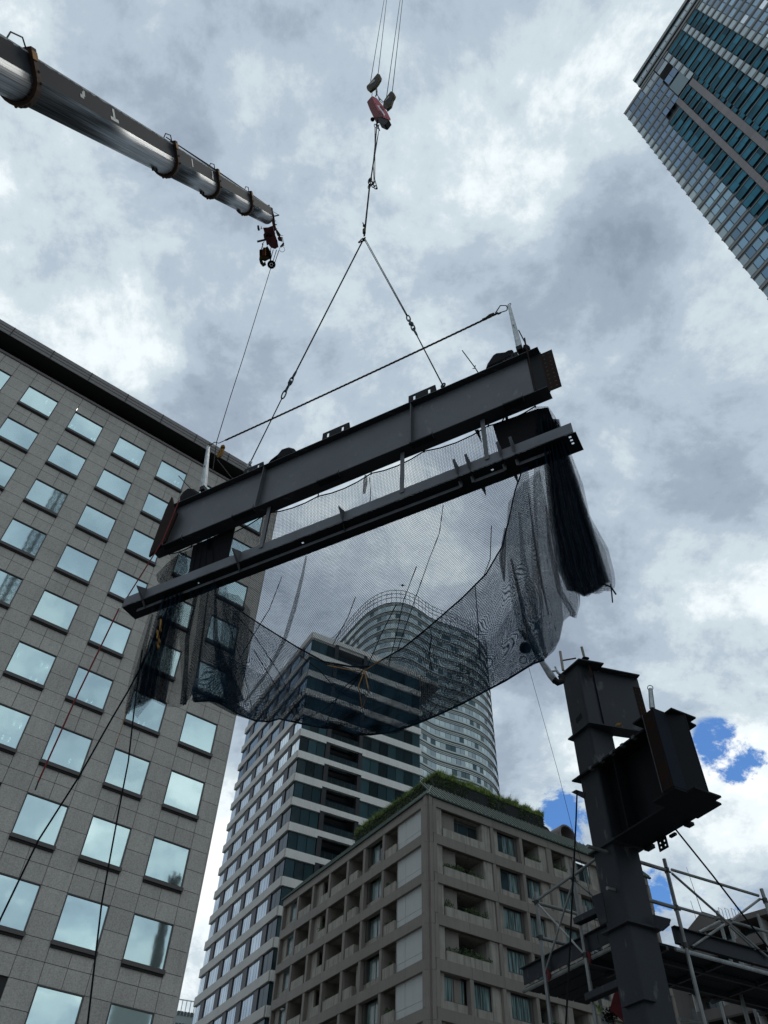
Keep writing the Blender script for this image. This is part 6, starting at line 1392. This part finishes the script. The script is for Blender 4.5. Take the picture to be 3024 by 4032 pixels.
# boom head: red cheek plates, sheaves, spare yellow hook block, overhaul ball
H4 = src(980, 780, 180, 1327.)
nh = Vector((v1.x, v1.y, v1.z)); ph = lambda x, y, d=0.: (lambda v: v*(27.05+d)+Vector((0, 0, CZ)))(ray(*H4(x, y)))
hd = empty('boom_head', tuple(ph(650, 1100)), label='dark red sheave head at the tip of the crane boom', cat='crane part')
def hp_(name, pts, d, th, mt, parent=hd): m = MB(); m.prism([tuple(ph(x, y, d)) for x, y in pts], tuple(nh*th), mt); return m.build(name, parent)
hp_('cheek_plate', [(590, 300), (640, 490), (700, 760), (740, 1000), (830, 1240), (860, 1420), (760, 1480), (640, 1440), (570, 1350), (520, 1380), (490, 1220), (440, 1180), (420, 1060), (450, 1010), (410, 860), (560, 850), (690, 800)], 0, .25, 'head_red')
hp_('cheek_plate', [(640, 300), (690, 300), (700, 400), (735, 490), (755, 650), (770, 780), (800, 900), (760, 960), (720, 930), (700, 800), (650, 560)], -.05, .3, 'head_red'); hp_('pale_link', [(610, 290), (650, 260), (695, 300), (700, 480), (645, 500)], -.08, .1, 'head_pink')
hp_('link_edge', [(700, 800), (725, 880), (770, 1040), (755, 1050), (715, 930), (692, 830)], -.08, .05, 'head_pink'); hp_('arm', [(770, 900), (830, 930), (930, 1070), (900, 1130), (830, 1100), (790, 1010)], -.05, .15, 'boom_rust'); hp_('arm', [(860, 1120), (960, 1130), (975, 1270), (860, 1240), (830, 1160)], -.02, .2, 'head_red')
hp_('arm', [(990, 1290), (1025, 1300), (1020, 1370), (935, 1440), (900, 1400), (950, 1350)], 0, .12, 'boom_rust'); hp_('side_lug', [(240, 795), (295, 790), (300, 850), (320, 940), (265, 950), (245, 880)], .1, .15, 'rope_black'); hp_('side_lug', [(375, 1320), (415, 1310), (425, 1370), (385, 1365)], .1, .1, 'rope_black')
for pts, r_ in ((((740, 525), (880, 490)), .055), (((240, 1265), (490, 1205)), .09), (((930, 1090), (995, 1078)), .02), (((760, 665), (790, 660)), .03), (((740, 770), (810, 770)), .045), (((770, 895), (820, 895)), .045), (((300, 900), (400, 885)), .02), (((360, 820), (362, 890)), .03), (((510, 215), (600, 205)), .04), (((595, 200), (600, 290)), .03), (((450, 220), (580, 310)), .05), (((1000, 1330), (1020, 1395)), .03), (((975, 1130), (1000, 1300)), .025)):
    m = MB(); m.tube([ph(x, y, -.02) for x, y in pts], r_*.38, 'clamp', 7); m.build('pin', hd)
m = MB(); m.tube([ph(690, 385), ph(870, 490)], .008, 'clamp', 5); m.tube([ph(400, 1370), ph(370, 1480)], .018, 'clamp', 5); m.tube([ph(450, 1260), ph(400, 1320)], .01, 'clamp', 5); m.build('stay_wire', hd)
m = MB(); m.ring(ph(965, 1485), nh, .115*.75, .007, 'pipe', 16); m.build('wire_loop', hd)
m = MB()
for dx in (-90, 30): m.sphere(ph(600+dx, 1100-30, -.08), .06, 'hook_dark', 8, 5)
m.build('sheave', hd)
yb = empty('spare_hook_block', tuple(ph(470, 1640)), label='yellow spare hook block stowed under the boom head', cat='hook block')
def yp(name, pts, d, th, mt): m = MB(); m.prism([tuple(ph(x, y, d)) for x, y in pts], tuple(nh*th), mt); m.build(name, yb)
yp('casing', [(305, 1510), (340, 1490), (400, 1490), (420, 1435), (480, 1440), (540, 1400), (600, 1500), (650, 1600), (655, 1750), (560, 1790), (470, 1840), (320, 1780), (305, 1650)], 0, .22, 'hook_yellow')
yp('side_plate', [(490, 1450), (520, 1440), (600, 1600), (640, 1700), (600, 1740), (540, 1640), (500, 1560)], -.04, .04, 'rope_black'); yp('side_plate', [(375, 1500), (465, 1480), (470, 1660), (380, 1670)], -.03, .03, 'head_red'); yp('side_plate', [(470, 1440), (495, 1440), (500, 1660), (470, 1670)], -.05, .05, 'boom_yellow')
m = MB(); m.tube([ph(360, 1700), ph(340, 1780), ph(370, 1880), ph(430, 1950), ph(470, 1930), ph(460, 1850)], [.06, .05, .055, .06, .04, .02], 'hook_yellow', 8); m.build('hook', yb)
ball = empty('overhaul_ball', tuple(ph(655, 1930)), label='small round black sheave hanging on wires below the boom head', cat='pulley')
m = MB(); m.ring(ph(655, 1930), nh, .095, .045, 'rope_black', 18, k=8); m.tube([ph(655, 1930, -.04), ph(655, 1930, .04)], .05, 'hook_dark', 10); m.build('wheel', ball)
for a_, b_ in (((640, 1440), (610, 1880)), ((710, 1490), (610, 1880)), ((805, 1500), (690, 1870)), ((875, 1510), (740, 1910))): m = MB(); m.tube([ph(*a_), ph(*b_)], .012, 'wire', 5); m.build('fall_wire', ball)
m = MB(); m.tube([ph(725, 1910), ph(745, 1912)], .02, 'rope_black', 5); m.build('stop', ball)
rope([ph(645, 2000), v1*0+ray(960, 1400)*22+Vector((0, 0, CZ)), ray(905, 1570)*20+Vector((0, 0, CZ)), ray(853, 1740)*17.5+Vector((0, 0, CZ)), ray(838, 1850)*16.5+Vector((0, 0, CZ))], .011, 'long thin wire dropping from the boom head towards the left silver post', 'wire', name='wire', cat='wire')
# a bird far up, seen through the net
m = MB(); c = ray(1585, 2304)*90+Vector((0, 0, CZ)); m.prism([tuple(c), tuple(c+Vector((-.45, .1, .18))), tuple(c+Vector((-.1, .1, .02)))], (0, .05, .03), 'rope_black'); m.prism([tuple(c), tuple(c+Vector((.45, .1, .12))), tuple(c+Vector((.1, .1, .0)))], (0, .05, .03), 'rope_black'); m.sphere(c, .1, 'rope_black', 8, 5, (1, 2.2, .8)); tag(m.build('bird'), 'tiny dark bird gliding in the sky above the curved tower', 'bird')
